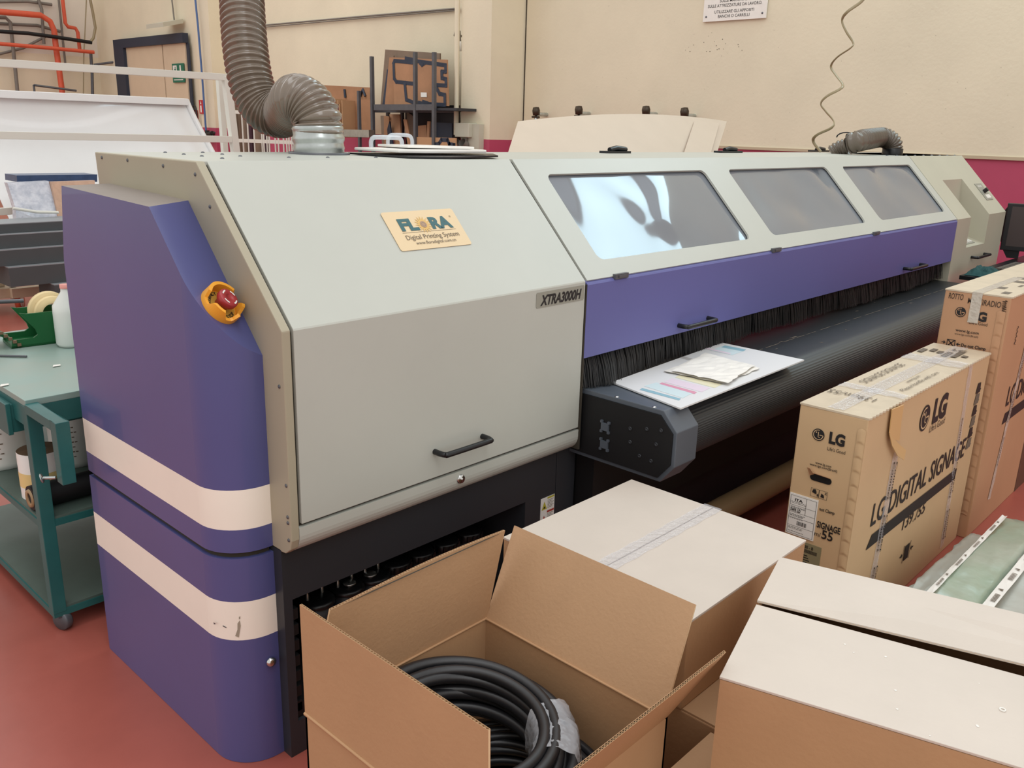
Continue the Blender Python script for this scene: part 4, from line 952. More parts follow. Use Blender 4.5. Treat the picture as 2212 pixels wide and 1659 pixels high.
# cable coils
def coil(cx, cy, z0, R, r, turns, layers, seed, name, label, tilt=(0, 0)):
    random.seed(seed); t = thing(name, label, 'coil', (cx, cy, z0), 'black cable coils in the open box'); slots = []
    for L_ in range(layers):
        ks = list(range(turns)); ks = ks if L_ % 2 == 0 else ks[::-1]
        for k in ks: slots.append((R-(k+.5*(L_ % 2))*r*1.95+random.uniform(-.003, .003), z0+r+L_*r*1.72+random.uniform(-.001, .003), random.uniform(0, 6)))
    N = 56; P = []
    for q in range(len(slots)-1):
        (ra_, za, pa), (rb_, zb2, pb) = slots[q], slots[q+1]
        for i in range(N):
            u = i/N; w = 0 if u < .6 else (1-math.cos(PI*(u-.6)/.4))/2; a = 2*PI*u+2.2
            rr = ra_*(1-w)+rb_*w + .003*math.sin(2*a+pa)*(1-w)+.003*math.sin(2*a+pb)*w
            z = za*(1-w)+zb2*w + .003*math.sin(a+pa) + tilt[0]*math.cos(a)*rr + tilt[1]*math.sin(a)*rr
            P.append(Vector((cx+rr*math.cos(a), cy+rr*math.sin(a), z)))
    MB().tube(P, r, 10).build('wound_cable', M['cable'], t)
    return t
c2 = coil(.048, -.672, .152, .199, .0100, 4, 11, 3, 'cable_coil', 'wide black cable coil lying lower down at the right in the open box')
c1 = coil(-.010, -.612, .352, .209, .0122, 3, 6, 1, 'cable_coil', 'black cable coil uppermost in the open box, tied with clear film', (0, .12))
# film round the upper coil
cx, cy, R_ = -.010, -.612, .178
for aa, da in ((math.radians(-42), .36),):
    m = MB(); m.smooth = True; vs = []; nu, nv = 16, 30; random.seed(int(aa*10)+40)
    for i in range(nu+1):
        a = aa-da+2*da*i/nu
        for j in range(nv):
            b = 2*PI*j/nv; rad = Vector((math.cos(a), math.sin(a), 0))
            sq = 1/max(abs(math.cos(b)), abs(math.sin(b)))**.55
            vs.append(Vector((cx, cy, .418+.12*math.sin(a)*.17)) + rad*(R_+(.048*sq*math.cos(b))) + Vector((0, 0, .064*sq*math.sin(b))) + Vector([random.uniform(-.003, .003) for _ in range(3)]))
    m.add(vs, [(i*nv+j, i*nv+(j+1) % nv, (i+1)*nv+(j+1) % nv, (i+1)*nv+j) for i in range(nu) for j in range(nv)])
    m.build('film_tie', M['film'], c1)
one(MB().tube(spline([(.14, -.40, .33), (.165, -.405, .40), (.19, -.41, .425)], 5), .009, 8), 'cable_end', M['cable'], 'short black cable end poking up at the back of the open box', 'cable')

# display cartons
def logo(m, c, xd, yd, r, dark=0, light=1):
    c, xd, yd = Vector(c), Vector(xd), Vector(yd); n = xd.cross(yd).normalized()
    P = lambda x, y, l: c+xd*(x*r)+yd*(y*r)+n*l
    m.cur = dark; m.face([P(math.cos(2*PI*k/32), math.sin(2*PI*k/32), .0006) for k in range(32)])
    m.cur = light
    arc = [math.radians(80)+math.radians(280)*k/24 for k in range(25)]
    for a, b in zip(arc, arc[1:]): m.face([P(.72*math.cos(a), .72*math.sin(a), .0011), P(.72*math.cos(b), .72*math.sin(b), .0011), P(.84*math.cos(b), .84*math.sin(b), .0011), P(.84*math.cos(a), .84*math.sin(a), .0011)])
    q = lambda x0, y0, x1, y1: m.face([P(x0, y0, .0011), P(x1, y0, .0011), P(x1, y1, .0011), P(x0, y1, .0011)])
    q(.2, -.06, .80, .06); q(-.06, -.45, .06, .48); q(-.06, -.45, .3, -.34)
    m.face([P(-.35+.12*math.cos(2*PI*k/10), .35+.12*math.sin(2*PI*k/10), .0011) for k in range(10)])
    m.cur = dark
def T2(m, s, a, b, xd, h, **k):   # text from point a to point b (both on the face), width from their distance
    a, b = Vector(a), Vector(b); m.text(s, a, xd, (0, 0, 1), h, abs((b-a).dot(Vector(xd))), **k)
def display_box(x0, x1, y0, y1, zt, label, second=False):
    t = thing('display_carton', label, 'box', ((x0+x1)/2, (y0+y1)/2, 0))
    m = MB().box((x0, y0, 0), (x1, y1, zt-.004)); m.build('box_body', M['card_lg2' if second else 'card_lg'], t, .004)
    m = MB(); n = 46; random.seed(2); top = [(x0-.002, y1), (x1, y1)]; ed = []
    for i in range(n*2+1): ed.append((x1-(x1-x0)*i/(2*n), y0-.002-(.003 if i % 2 else -.002)))
    pts = [(x0-.002, y1+.001), (x1, y1+.001)][::1] + ed; m.prism([(x, y, zt-.005) for x, y in pts], (0, 0, .006)); m.build('top_panel', M['card_lgtop'], t)
    return t
B1 = display_box(1.49, 2.695, -.757, -.543, .80, 'pale display carton with a black logo and a bold black stripe, standing in front')
XD, YD = (0, -1, 0), (1, 0, 0)
xf = 1.4885; yf = -.7585
m = MB()
logo(m, (1.4885, -0.613, 0.7127), XD, (0, 0, 1), .0195)
m.cur = 0
T2(m, 'LG', (1.4885, -0.6478, 0.6964), (1.4885, -0.6969, 0.7098), XD, .036, bold=.05)
T2(m, "Life's Good", (1.4885, -0.6467, 0.6718), (1.4885, -0.7028, 0.6875), XD, .012)
T2(m, 'www.lg.com', (1.4885, -0.615, 0.6183), (1.4885, -0.6667, 0.6334), XD, .008, bold=.01)
T2(m, 'www.lge.com(Brazil)', (1.4885, -0.598, 0.6087), (1.4885, -0.6866, 0.6164), XD, .008, bold=.01)
T2(m, 'not Clamp', (1.4885, -0.6481, 0.4705), (1.4885, -0.6971, 0.4744), XD, .011, bold=.02)
T2(m, 'SIGNAGE', (1.4885, -0.6466, 0.4127), (1.4885, -0.7223, 0.4203), XD, .022, bold=.025)
T2(m, 'm/', (1.4885, -0.643, 0.3824), (1.4885, -0.6634, 0.3897), XD, .016)
T2(m, '55', (1.4885, -0.6661, 0.381), (1.4885, -0.7019, 0.3844), XD, .030, bold=.02)
# handling pictograms
cI = Vector((1.4885, -0.6397, 0.523))
def im(y, z, l=.0007): return cI+Vector((-l, -y, z))
def frame(y0, z0, y1, z1, w=.0009):
    for a, b, c, d in ((y0, z0, y1, z0+w), (y0, z1-w, y1, z1), (y0, z0, y0+w, z1), (y1-w, z0, y1, z1)): m.face([im(a, b), im(c, b), im(c, d), im(a, d)])
frame(-.027, -.014, .0, .014); frame(.0, -.014, .027, .014)
m.face([im(-.022, 0), im(-.008, -.004), im(-.008, .004), im(-.012, .012), im(-.02, .01)]); m.face([im(.006, -.008), im(.018, -.01), im(.016, .0), im(.008, .004)])
m.face([im(.018, .003), im(.019, .002), im(.025, .010), im(.024, .011)]); m.face([im(.025, .003), im(.024, .002), im(.018, .010), im(.019, .011)])
m.face([im(-.006, -.010), im(-.002, -.010), im(-.002, -.002), im(-.006, -.002)])
# long face
logo(m, (2.0063, -0.7585, 0.6864), YD, (0, 0, 1), .047)
T2(m, 'LG', (2.0927, -0.7585, 0.6481), (2.2322, -0.7585, 0.6581), YD, .088, bold=.05)
T2(m, "Life's Good", (2.0803, -0.7585, 0.6151), (2.2372, -0.7585, 0.6182), YD, .026)
T2(m, 'LG DIGITAL SIGNAGE', (1.6398, -0.7585, 0.4017), (2.5702, -0.7585, 0.2917), YD, .082, bold=.012, shear=.05)
b0, b1, b2, b3 = (1.6318, -0.7585, 0.3407), (2.5036, -0.7585, 0.301), (2.5037, -0.7585, 0.3538), (1.6564, -0.7585, 0.3766)
bz0, bz1 = (b0[2]+b1[2])/2, (b2[2]+b3[2])/2
m.face([(b0[0], -.7592, bz0), (b1[0], -.7592, bz0), (b2[0]+.005, -.7592, bz1), (b3[0]+.01, -.7592, bz1)])
T2(m, '139', (1.9619, -0.7585, 0.2807), (2.0622, -0.7585, 0.2762), YD, .046, shear=.1, bold=.008)
T2(m, 'cm', (2.0657, -0.7585, 0.2787), (2.0926, -0.7585, 0.2699), YD, .012)
T2(m, '/55', (2.088, -0.7585, 0.2806), (2.1867, -0.7585, 0.2821), YD, .046, shear=.1, bold=.008)
cI2 = Vector((2.055, -0.7585, 0.165))
def i2(x, z): return cI2+Vector((x, -.0006, z))
m.face([i2(-.022, -.03), i2(.022, -.03), i2(.022, .03), i2(-.022, .03)])
for s_ in (-1, 1): 
    m.face([i2(s_*.030, -.035), i2(s_*.034, -.035), i2(s_*.034, .035), i2(s_*.030, .035)])
    m.face([i2(s_*.040, 0), i2(s_*.052, -.012), i2(s_*.052, .012)]); m.face([i2(s_*.052, -.003), i2(s_*.066, -.003), i2(s_*.066, .003), i2(s_*.052, .003)])
m.build('printing', [M['ink'], M['card_lg']], B1)
# icon column near the far end
m = MB(); p = Vector((2.5944, -0.7585, 0.6541))
for k in range(6):
    z = p.z+.02-k*.046; x = p.x+.012
    m.cur = k % 2; m.face([(x-.028, -.7592, z-.02), (x+.028, -.7592, z-.02), (x+.02+.01*(k % 2), -.7592, z+.02), (x-.015, -.7592, z+.022)])
    m.face([(x-.01, -.7595, z-.024), (x+.034, -.7595, z-.01), (x+.03, -.7595, z-.004), (x-.012, -.7595, z-.018)])
m.build('handling_icons', [M['ink'], M['ink_soft']], B1)
# hand hole with torn edge
hc = Vector((1.4885, -0.6391, 0.5728))
m = MB()
P_ = lambda y, z, l=.0008: hc+Vector((-l, -y, z))
pts = [(-.035+.011*(1-math.cos(a)), .011*math.sin(a)) for a in (0,)]
hole = [(.024+.011*math.cos(a), .011*math.sin(a)) for a in [PI*k/8-PI/2 for k in range(9)]] + [(-.024+.011*math.cos(a), .011*math.sin(a)) for a in [PI*k/8+PI/2 for k in range(9)]]
m.face([P_(y, z) for y, z in hole]); m.build('hand_hole', M['blacksoft'], B1)
m = MB().prism([P_(-.036, .002, .001), P_(-.020, .012, .001), P_(.030, .010, .001), P_(.03, .014, .008), P_(-.022, .018, .012), P_(-.032, .03, .014), P_(-.046, .028, .006)], (-.0015, 0, 0)); m.build('torn_cardboard', M['card_lg2'], B1)
# shipping labels
A4 = [Vector(q) for q in ((1.4885, -0.5479, 0.5017), (1.4885, -0.6412, 0.4999), (1.4885, -0.6426, 0.3612), (1.4885, -0.5529, 0.36))]
ylo, yhi = A4[0].y, (A4[1].y+A4[2].y)/2; ztop, zbot = (A4[0].z+A4[1].z)/2, (A4[2].z+A4[3].z)/2; lw, lh = ylo-yhi, ztop-zbot
m = MB().box((1.487, yhi, zbot), (1.4893, ylo, ztop)); m.cur = 1
def L1(u, v, l=.0006): return Vector((1.487-l, ylo-u*lw, zbot+v*lh))
def lq(u0, v0, u1, v1): m.face([L1(u0, v0), L1(u1, v0), L1(u1, v1), L1(u0, v1)])
for v in (.03, .22, .42, .55, .72, .95): lq(.04, v, .96, v+.006)
for u, v0, v1 in ((.04, .03, .95), (.95, .03, .95), (.60, .55, .95)): lq(u, v0, u+.012, v1)
m.text('ITA', L1(.20, .83), XD, (0, 0, 1), .009, .28*lw, bold=.03); m.text('SWR LD', L1(.08, .575), XD, (0, 0, 1), .011, .36*lw, bold=.03)
random.seed(3)
for v in (.80, .77, .68, .66, .50, .475, .455, .40, .18, .15, .08): 
    u = .08
    while u < .56: l = random.uniform(.03, .1); lq(u, v, u+l, v+.009); u += l+.02
for k in range(22): lq(.36+k*.016, .26, .36+k*.016+random.choice((.005, .010)), .36)
m.build('shipping_label', [M['white'], M['ink']], B1)
p = [Vector(q) for q in ((1.4885, -0.6101, 0.3477), (1.4885, -0.6717, 0.3508), (1.4885, -0.6726, 0.2861))]
m = MB().box((1.488, p[1].y, p[2].z-.03), (1.4893, p[0].y+.02, p[0].z)); m.cur = 1
m.text('5XF3E - B', (1.4874, p[0].y+.012, p[0].z-.018), XD, (0, 0, 1), .010, .048, bold=.02)
for k in range(24): m.face([(1.4874, p[0].y+.012-k*.0026, p[0].z-.034), (1.4874, p[0].y+.0105-k*.0026, p[0].z-.034), (1.4874, p[0].y+.0105-k*.0026, p[0].z-.022), (1.4874, p[0].y+.012-k*.0026, p[0].z-.022)])
for k in range(5): m.face([(1.4874, p[0].y+.012, p[0].z-.045-k*.008), (1.4874, p[0].y-.02-.004*(k % 3), p[0].z-.045-k*.008), (1.4874, p[0].y-.02-.004*(k % 3), p[0].z-.042-k*.008), (1.4874, p[0].y+.012, p[0].z-.042-k*.008)])
m.build('model_sticker', [mat('olive_grey_sticker', (140, 132, 100), .5), M['ink']], B1)
# scalloped glue edge
def scallops(t, x, y, z0, z1, mt, r=.013, step=.046, nm='crushed_edge'):
    m = MB(); m.smooth = True; nz = int((z1-z0)/.004); ny = 6; vs = []
    for i in range(nz+1):
        z = z1-(z1-z0)*i/nz; ph = (i*.004/step) % 1
        for j in range(ny+1):
            v = j/ny; d = .0035*math.sin(PI*v)*(ph**.6 if ph < .9 else (1-ph)*9)
            vs.append((x-.0035-d, y+r*(1-2*v), z+.006*math.sin(PI*v)))
    m.add(vs, [(i*(ny+1)+j, i*(ny+1)+j+1, (i+1)*(ny+1)+j+1, (i+1)*(ny+1)+j) for i in range(nz) for j in range(ny)])
    m.build(nm, mt, t, normals=False)
scallops(B1, 1.491, -.743, .08, .76, M['card_lg'])
# tapes with the repeated word
def tape_strip(t, y, xt, zt, xb, zb, w, name='printed_tape', word=True, mt='tape', seed=1, skip=()):
    random.seed(seed); n = 26; vs = []; 
    a = Vector((xt, y-.0018, zt)); b = Vector((xb, y-.0018, zb)); d = (b-a).normalized(); s = Vector((d.z, 0, -d.x))*-1
    for i in range(n+1):
        p = lerp(a, b, i/n)
        for j in range(3): vs.append(p+s*((j-1)*w/2)+Vector((random.uniform(-.002, .002), -random.uniform(0, .0015), 0)))
    m = MB(); m.add(vs, [(i*3+j, i*3+j+1, i*3+j+4, i*3+j+3) for i in range(n) for j in range(2)])
    if word:
        m.cur = 1; L = (b-a).length; k = 0; step = .19
        while (k+1)*step < L:
            for o_ in (-.22, .3): 
                if random.random() < .85: m.text('Connect', a+d*((k+.12+random.random()*.1)*step)+s*(o_*w)+Vector((0, -.002, 0)), d, -s if (d.cross(-s)).y < 0 else s, w*.30, step*.70, bold=.02, shear=.2)
            k += 1
    m.build(name, [M[mt], M['ink']], t, normals=False)
q0, q1 = (1.7705, -0.757, 0.6256), (1.7441, -0.757, 0.1999)
tape_strip(B1, -.757, q0[0], q0[2], q1[0]-.02, .02, .05, seed=2)
q0, q1 = (2.4442, -0.757, 0.7891), (2.494, -0.757, 0.1342)
tape_strip(B1, -.757, q0[0], .80, q1[0], .03, .045, seed=4)
# torn tape hanging from the top edge
q = [Vector(z) for z in ((1.6449, -0.765, 0.7984), (1.7437, -0.765, 0.7922), (1.7407, -0.766, 0.7453), (1.7522, -0.766, 0.6692), (1.6844, -0.766, 0.6922), (1.6505, -0.766, 0.7203))]
m = MB().prism(q, (0, -.003, 0)); q = [Vector(z) for z in ((1.6451, -0.768, 0.7206), (1.7269, -0.774, 0.6683), (1.7894, -0.78, 0.6319), (1.7878, -0.78, 0.5971), (1.7374, -0.774, 0.6231), (1.6816, -0.77, 0.6723))]
m.prism(q, (0, -.002, 0)); m.build('torn_tape', mat('torn_tan_tape', (214, 176, 122), .35), B1)
# tape and print over the top
m = MB(); random.seed(21)
def toptape(x0, x1, y0, y1, z=.8035, n=8):
    vs = [(x0+(x1-x0)*i/n+random.uniform(-.004, .004), y0+(y1-y0)*j/n, z+random.uniform(0, .003)) for j in range(n+1) for i in range(n+1)]
    m.add(vs, [(j*(n+1)+i, j*(n+1)+i+1, (j+1)*(n+1)+i+1, (j+1)*(n+1)+i) for j in range(n) for i in range(n)])
toptape(1.76, 1.82, -.757, -.545); toptape(2.32, 2.42, -.757, -.545, .804); toptape(1.5, 2.69, -.675, -.625, .803, 14)
m.build('clear_tape', M['tape'], B1)
m = MB(); random.seed(9)
m.text('139cm/55', (1.70, -.70, .8042), (0, 1, 0), (-1, 0, 0), .045, .15)
m.text('Please handle with care', (1.86, -.725, .8042), (1, 0, 0), (0, 1, 0), .018, .34); m.text('www.lg.com', (1.98, -.695, .8042), (1, 0, 0), (0, 1, 0), .014, .12)
m.text('SIGNAGE SIGNAGE', (1.86, -.60, .8042), (1, 0, 0), (0, 1, 0), .03, .36); m.text('LG', (2.60, -.64, .8042), (0, -1, 0), (1, 0, 0), .035, .05, bold=.03)
for k in range(6): m.box((2.47+random.uniform(0, .09), -.72+k*.03, .8042), (2.50+random.uniform(0, .12), -.70+k*.03, .8046))
m.build('top_printing', M['ink_soft'], B1)
# second display carton, taller and behind
x2 = 2.72; B2 = display_box(2.72, 3.95, -.788, -.545, 1.022, 'brown display carton with handwriting on its end, taller and behind the first', True)
m = MB(); xf = 2.7185
logo(m, (2.7185, -0.6154, 0.9376), XD, (0, 0, 1), .020)
T2(m, 'LG', (2.7185, -0.6557, 0.9141), (2.7185, -0.7137, 0.9238), XD, .036, bold=.05)
T2(m, "Life's Good", (2.7185, -0.6533, 0.8967), (2.7185, -0.7206, 0.9026), XD, .013)
T2(m, 'www.lg.com', (2.7185, -0.6089, 0.8585), (2.7185, -0.6954, 0.8606), XD, .012, bold=.01)
T2(m, 'www.lge.com(Brazil)', (2.7185, -0.6076, 0.8448), (2.7185, -0.6958, 0.8475), XD, .008)
T2(m, 'Do not Clamp', (2.7185, -0.6394, 0.8007), (2.7185, -0.7308, 0.8011), XD, .013, bold=.02)
c_ = Vector((2.7185, -0.5995, 0.8067))
def i3(y, z): return c_+Vector((-.0006, -y, z))
for a, b in (((-.014, -.012), (.014, .012)), ((-.014, .012), (.014, -.012))): m.face([i3(a[0], a[1]), i3(a[0]+.005, a[1]), i3(b[0], b[1]), i3(b[0]-.005, b[1])])
for z in (-.014, .012): m.face([i3(-.016, z), i3(.016, z), i3(.016, z+.003), i3(-.016, z+.003)])
for y in (-.016, .0135): m.face([i3(y, -.014), i3(y+.0025, -.014), i3(y+.0025, .015), i3(y, .015)])
for s_ in (-1, 1): m.face([i3(s_*.02, 0), i3(s_*.028, -.007), i3(s_*.028, .007)]); m.face([i3(s_*.028, -.0015), i3(s_*.036, -.0015), i3(s_*.036, .0015), i3(s_*.028, .0015)])
p = Vector((2.9442, -0.7895, 0.5331)); q = Vector((3.0308, -0.7895, 0.5268))
T2(m, 'LG DIGITAL SIGNAGE', p, p+Vector((1.0, 0, 0)), YD, .09, bold=.012, shear=.05)
p = Vector((2.9433, -0.7895, 0.4512)); p2 = Vector((2.9469, -0.7895, 0.4875))
m.face([(p.x, -.7892, p.z), (p.x+.98, -.7892, p.z), (p.x+1.0, -.7892, p.z+.047), (p.x+.02, -.7892, p.z+.047)])
o = m.build('printing', [M['ink'], M['card_lg2']], B2)
m = MB()   # handwriting
T2(m, 'ROTTO', (2.7185, -0.5619, 0.986), (2.7185, -0.6167, 0.983), XD, .024, shear=.05, bold=.004)
T2(m, 'MULTIRADIO', (2.7185, -0.6351, 0.9764), (2.7185, -0.7556, 0.9713), XD, .024, shear=.05, bold=.004)
p = Vector((2.7185, -0.7676, 0.9878))
m.tube([p+Vector((-.001, -.010*math.sin(k*2.2), .02-k*.0028)) for k in range(18)], .0012, 4)
p = Vector((2.8902, -0.7895, 0.8555))
m.tube([p+Vector((.01*math.sin(k*2.0), -.001, .03-k*.006)) for k in range(14)], .0012, 4); m.build('handwriting', M['pen'], B2)
q0 = (2.718, -0.6468, 1.0211); q1 = (2.718, -0.6848, 1.0266)
m = MB().box((2.716, q1[1], 1.022-.12), (2.7185, q0[1], 1.0225)).box((2.716, q1[1], 1.0225), (3.3, q0[1], 1.0245)); m.cur = 1
m.text('iso', (2.7155, q0[1]-.03, 1.0), (0, 0, -1), (0, 1, 0), .022, .06, bold=.02); m.build('printed_tape', [M['tape_white'], M['ink']], B2)
q0, q1 = (3.0928, -0.788, 0.7948), (2.9707, -0.788, 0.1034)
tape_strip(B2, -.788, q0[0], q0[2], q1[0], q1[2], .04, mt='tape_white', seed=7)
p0, p1 = Vector((3.4344, -0.7895, -0.0059)), Vector((3.4183, -0.7895, 0.2676))
m = MB().face([(p0.x, -.7892, p0.z), (p0.x+.5, -.7892, p0.z), (p0.x+.5, -.7892, p0.z+.3), (p0.x, -.7892, p0.z+.3)]); lab(m.build('dark_print_panel', mat('brown_print', (96, 66, 48), .6), B2), 'dark brown printed panel')
scallops(B2, 2.721, -.762, .10, .96, M['card_lg2'], .015, .05)
m = MB(); random.seed(31)
for k in range(9): m.box((2.78+k*.12, -.76+random.random()*.12, 1.0235), (2.84+k*.12, -.745+random.random()*.12, 1.0239))
m.build('top_printing', M['ink_soft'], B2)

# film wrapped glass packs on the floor at the right
def pack(x0, x1, y0, y1, z0, z1, mt, name, label, seed, hump=.012):
    random.seed(seed); nx, ny = 40, 7; m = MB(); m.smooth = True; vs = []
    prof = []
    for j in range(ny+1):
        prof.append((y0+(y1-y0)*j/ny, z1))
    prof = [(y0-.004, z0), (y0-.003, (z0+z1)/2)] + prof + [(y1+.003, (z0+z1)/2), (y1+.004, z0)]
    k = len(prof)
    for i in range(nx+1):
        x = x0+(x1-x0)*i/nx
        sh = 0 if i < nx-2 else (-.03 if i == nx-1 else (-.06 if i == nx else -.01))
        for j, (y, z) in enumerate(prof):
            vs.append((x, y+random.uniform(-.004, .004), z+(random.uniform(-.004, .004)+hump*math.sin(x*5+y*9) + sh if z > z0 else 0)))
    m.add(vs, [(i*k+j, i*k+j+1, (i+1)*k+j+1, (i+1)*k+j) for i in range(nx) for j in range(k-1)])
    m.smooth = False; m.face([vs[j] for j in range(k)]); m.face([vs[nx*k+j] for j in range(k)][::-1])
    t = one(m, name, mt, label, 'wrapped pack', 'film wrapped packs on the floor'); return t
g1_ = pack(1.10, 2.50, -.935, -.872, .0, .172, M['wrapgrey'], 'wrapped_glass_pack', 'milky film wrapped pack lying nearest the display cartons', 1)
g2_ = pack(1.08, 2.66, -1.085, -.943, .0, .215, M['wrapgreen'], 'wrapped_glass_pack', 'green tinted film wrapped pack lying in the middle of three', 2)
g3_ = pack(1.10, 2.9, -1.42, -1.095, .0, .225, M['wrapgrey'], 'wrapped_glass_pack', 'milky film wrapped pack farthest from the display cartons', 3)
def strip(t, x0, x1, y, z, w, seed):
    random.seed(seed); m = MB(); n = 30; vs = []
    for i in range(n+1):
        x = x0+(x1-x0)*i/n
        for j in range(3): vs.append((x, y+(j-1)*w/2, z+.017+random.uniform(0, .004)))
    m.add(vs, [(i*3+j, i*3+j+1, i*3+j+4, i*3+j+3) for i in range(n) for j in range(2)]); m.cur = 1
    x = x0+.05
    while x < x1-.1:
        for k in range(7): m.face([(x+k*.009, y-w*.3, z+.023), (x+k*.009+.005, y-w*.3, z+.023), (x+k*.009+.005, y+w*.15, z+.023), (x+k*.009, y+w*.15, z+.023)])
        m.face([(x+.09, y-w*.2, z+.023), (x+.105, y-w*.2, z+.023), (x+.10, y+w*.3, z+.023)]); x += .19
    m.build('printed_strip', [M['white'], M['ink_soft']], t)
strip(g2_, 1.12, 2.5, -.955, .213, .018, 1); strip(g3_, 1.12, 2.8, -1.115, .222, .032, 2); strip(g3_, 1.12, 2.8, -1.25, .222, .032, 5)

# ------------------------------------------------------------------ teal work trolley at the left
TX, TY = -.213, 1.062
t = thing('work_trolley', 'teal painted steel work trolley on castors with a worn table top', 'trolley', (.6, 1.6, 0))
X2, Y2 = 1.15, 2.02
MB().box((TX, TY, .765), (X2, Y2, .785)).build('table_top', M['teal_top'], t, .002)
m = MB().box((TX, TY, .70), (X2, TY+.03, .765)).box((TX, TY+.03, .70), (TX+.03, Y2, .765)).box((X2-.03, TY+.03, .70), (X2, Y2, .765)).box((TX+.03, Y2-.03, .70), (X2-.03, Y2, .765)); m.build('top_rail', M['teal'], t)
for x in (TX-.001, X2-.039):
    for y in (TY-.001, Y2-.039): MB().box((x, y, .07), (x+.04, y+.04, .764)).build('leg', M['teal'], t, .002)
for z, mt in ((.385, 'teal_shelf'), (.075, 'teal_shelf')):
    m = MB().box((TX+.005, TY+.005, z), (X2-.005, Y2-.005, z+.012)); m.cur = 1
    m.box((TX, TY, z-.018), (X2, TY+.025, z+.004)).box((TX, TY+.025, z-.018), (TX+.025, Y2, z+.004)).box((TX+.025, Y2-.025, z-.018), (X2, Y2, z+.004)); m.build('shelf', [M[mt], M['teal']], t)
for x in (TX+.03, X2-.06):
    for y in (TY+.02, Y2-.05):
        MB().lathe([(0, -.013), (.03, -.013), (.033, -.008), (.033, .008), (.03, .013), (0, .013)], (x, y, .033), (1, .4, 0), 20).build('castor_wheel', M['steel'], t)
        MB().box((x-.018, y-.018, .05), (x+.018, y+.018, .075)).build('castor_fork', M['steel'], t)
m = MB().box((TX-.004, TY-.20, .745), (TX+.034, TY-.0015, .775)).box((TX-.004, TY-.24, .59), (TX+.034, TY-.20, .775)); m.build('side_handle', M['teal'], t, .002)
m = MB().tube([(TX-.004, TY-.19, .60), (TX-.03, TY-.17, .60)], .005, 8).lathe([(0, 0), (.014, 0), (.014, .003), (.004, .005), (0, .005)], (TX-.036, TY-.17, .60), (1, -.5, .3), 16); m.build('wing_screw', M['zinc'], t)
m = MB().box((TX-.01, TY+.12, .655), (TX+.5, TY+.62, .745)); o = m.build('drawer', M['teal'], t, .002)
MB().box((TX-.022, TY+.115, .65), (TX-.008, TY+.80, .75)).build('drawer_front', M['teal'], t, .002)
m = MB().box((X2-.1, TY+.05, .45), (X2-.08, TY+.5, .70))
# things on the trolley
z0 = .786
d = thing('tape_dispenser', 'green plastic tape dispenser with rolls of masking tape on the teal trolley', 'tape dispenser', (.14, 1.86, z0))
pA, pB = Vector((0.0059, 1.7235, 0.786)), Vector((0.1365, 1.6959, 0.786))
dx = Vector((.99, -.1, 0)); dy = Vector((.1, .99, 0)); o0 = pA
def dp(x, y, z): return o0+dx*x+dy*y+Vector((0, 0, z))
prf = [(0, 0), (.17, 0), (.17, .115), (.10, .125), (.06, .125), (.055, .11), (.10, .05), (.085, .03), (.02, .025)]
Q = [(0, 0), (.24, 0), (.24, .12), (.225, .12), (.215, .105), (.20, .10), (.20, .12), (.02, .12), (.0, .125), (.045, .06), (.05, .04), (.035, .03), (-.035, .03), (-.04, .0)]
for yy in (0, .13):
    MB().prism([dp(x, yy, z) for x, z in Q], dy*.008).build('side_wall', M['green'], d)
MB().prism([dp(-.04, .0, 0), dp(.24, 0, 0), dp(.24, .138, 0), dp(-.04, .138, 0)], (0, 0, .008)).build('base', M['green'], d)
MB().prism([dp(-.03, .0, .03), dp(-.045, .0, .03), dp(-.12, .0, .09), dp(-.11, .0, .095)], dy*.138).build('cutter_arm', M['green'], d)
m = MB()
for k in range(9): m.obox(dp(-.015-.013*k, -.004, .012+.0125*k), dx*.006, dy*.004, (0, 0, .005))
m.build('serrated_blade', M['kraftend'], d)
for yy, rr, nm_ in ((.03, .062, 0), (.075, .072, 0)):
    m = MB(); c_ = dp(.12, yy, .105); m.lathe([(rr*.62, 0), (rr, 0), (rr, .036), (rr*.62, .036), (rr*.62, 0)], c_, dy, 32)
    one(m, 'masking_tape_roll', M['roll'], ['smaller masking tape roll, nearer one in the green dispenser', 'larger masking tape roll at the back of the green dispenser'][yy > .05], 'tape roll')
for py0, py1, nm_, px_ in ((((0.0245, 2.1, 0.8909)), ((0.1399, 2.1, 0.8823)), 'rear', 0), (((-0.0349, 1.95, 0.7817)), ((0.0414, 1.95, 0.779)), 'front', 0)):
    one(MB().tube([py0, py1], .008, 8), 'metal_rod', M['steel'], 'grey metal rod reaching left beyond the tape dispenser, %s one' % nm_, 'rod', 'rods at the left of the dispenser')
one(MB().tube([(-0.123, 1.6561, 0.79), (-0.0373, 1.5658, 0.79)], .004, 6), 'steel_rule', M['steel'], 'thin steel strip lying on the teal table top', 'strip')
bb = Vector((0.1344, 1.5961, 0.786)); bb.z = .786
t = thing('plastic_jug', 'milky white plastic jug with a pink cap beside the green dispenser', 'bottle', bb)
rj = .052
m = MB().lathe([(0, 0), (rj*.85, 0), (rj, .012), (rj, .125), (rj*.98, .15), (rj*.35, .20), (rj*.33, .215)], bb+Vector((.01, .05, 0)), (0, 0, 1), 28); m.build('jug_body', M['milky'], t)
MB().lathe([(rj*.38, .212), (rj*.38, .226), (0, .226)], bb+Vector((.01, .05, 0)), (0, 0, 1), 20).build('cap', M['cap_pink'], t)
random.seed(2); m = MB()
for px in ((-0.0061, 1.3896, 0.7875), (-0.207, 1.2605, 0.7875)):
    p = Vector(px); m.prism([p+Vector((-.014, -.01, 0)), p+Vector((.012, -.008, 0)), p+Vector((.016, .006, 0)), p+Vector((-.004, .012, 0))], (0, 0, .001))
one(m, 'paper_scraps', M['paper'], 'small white paper scraps on the teal table top', 'paper')
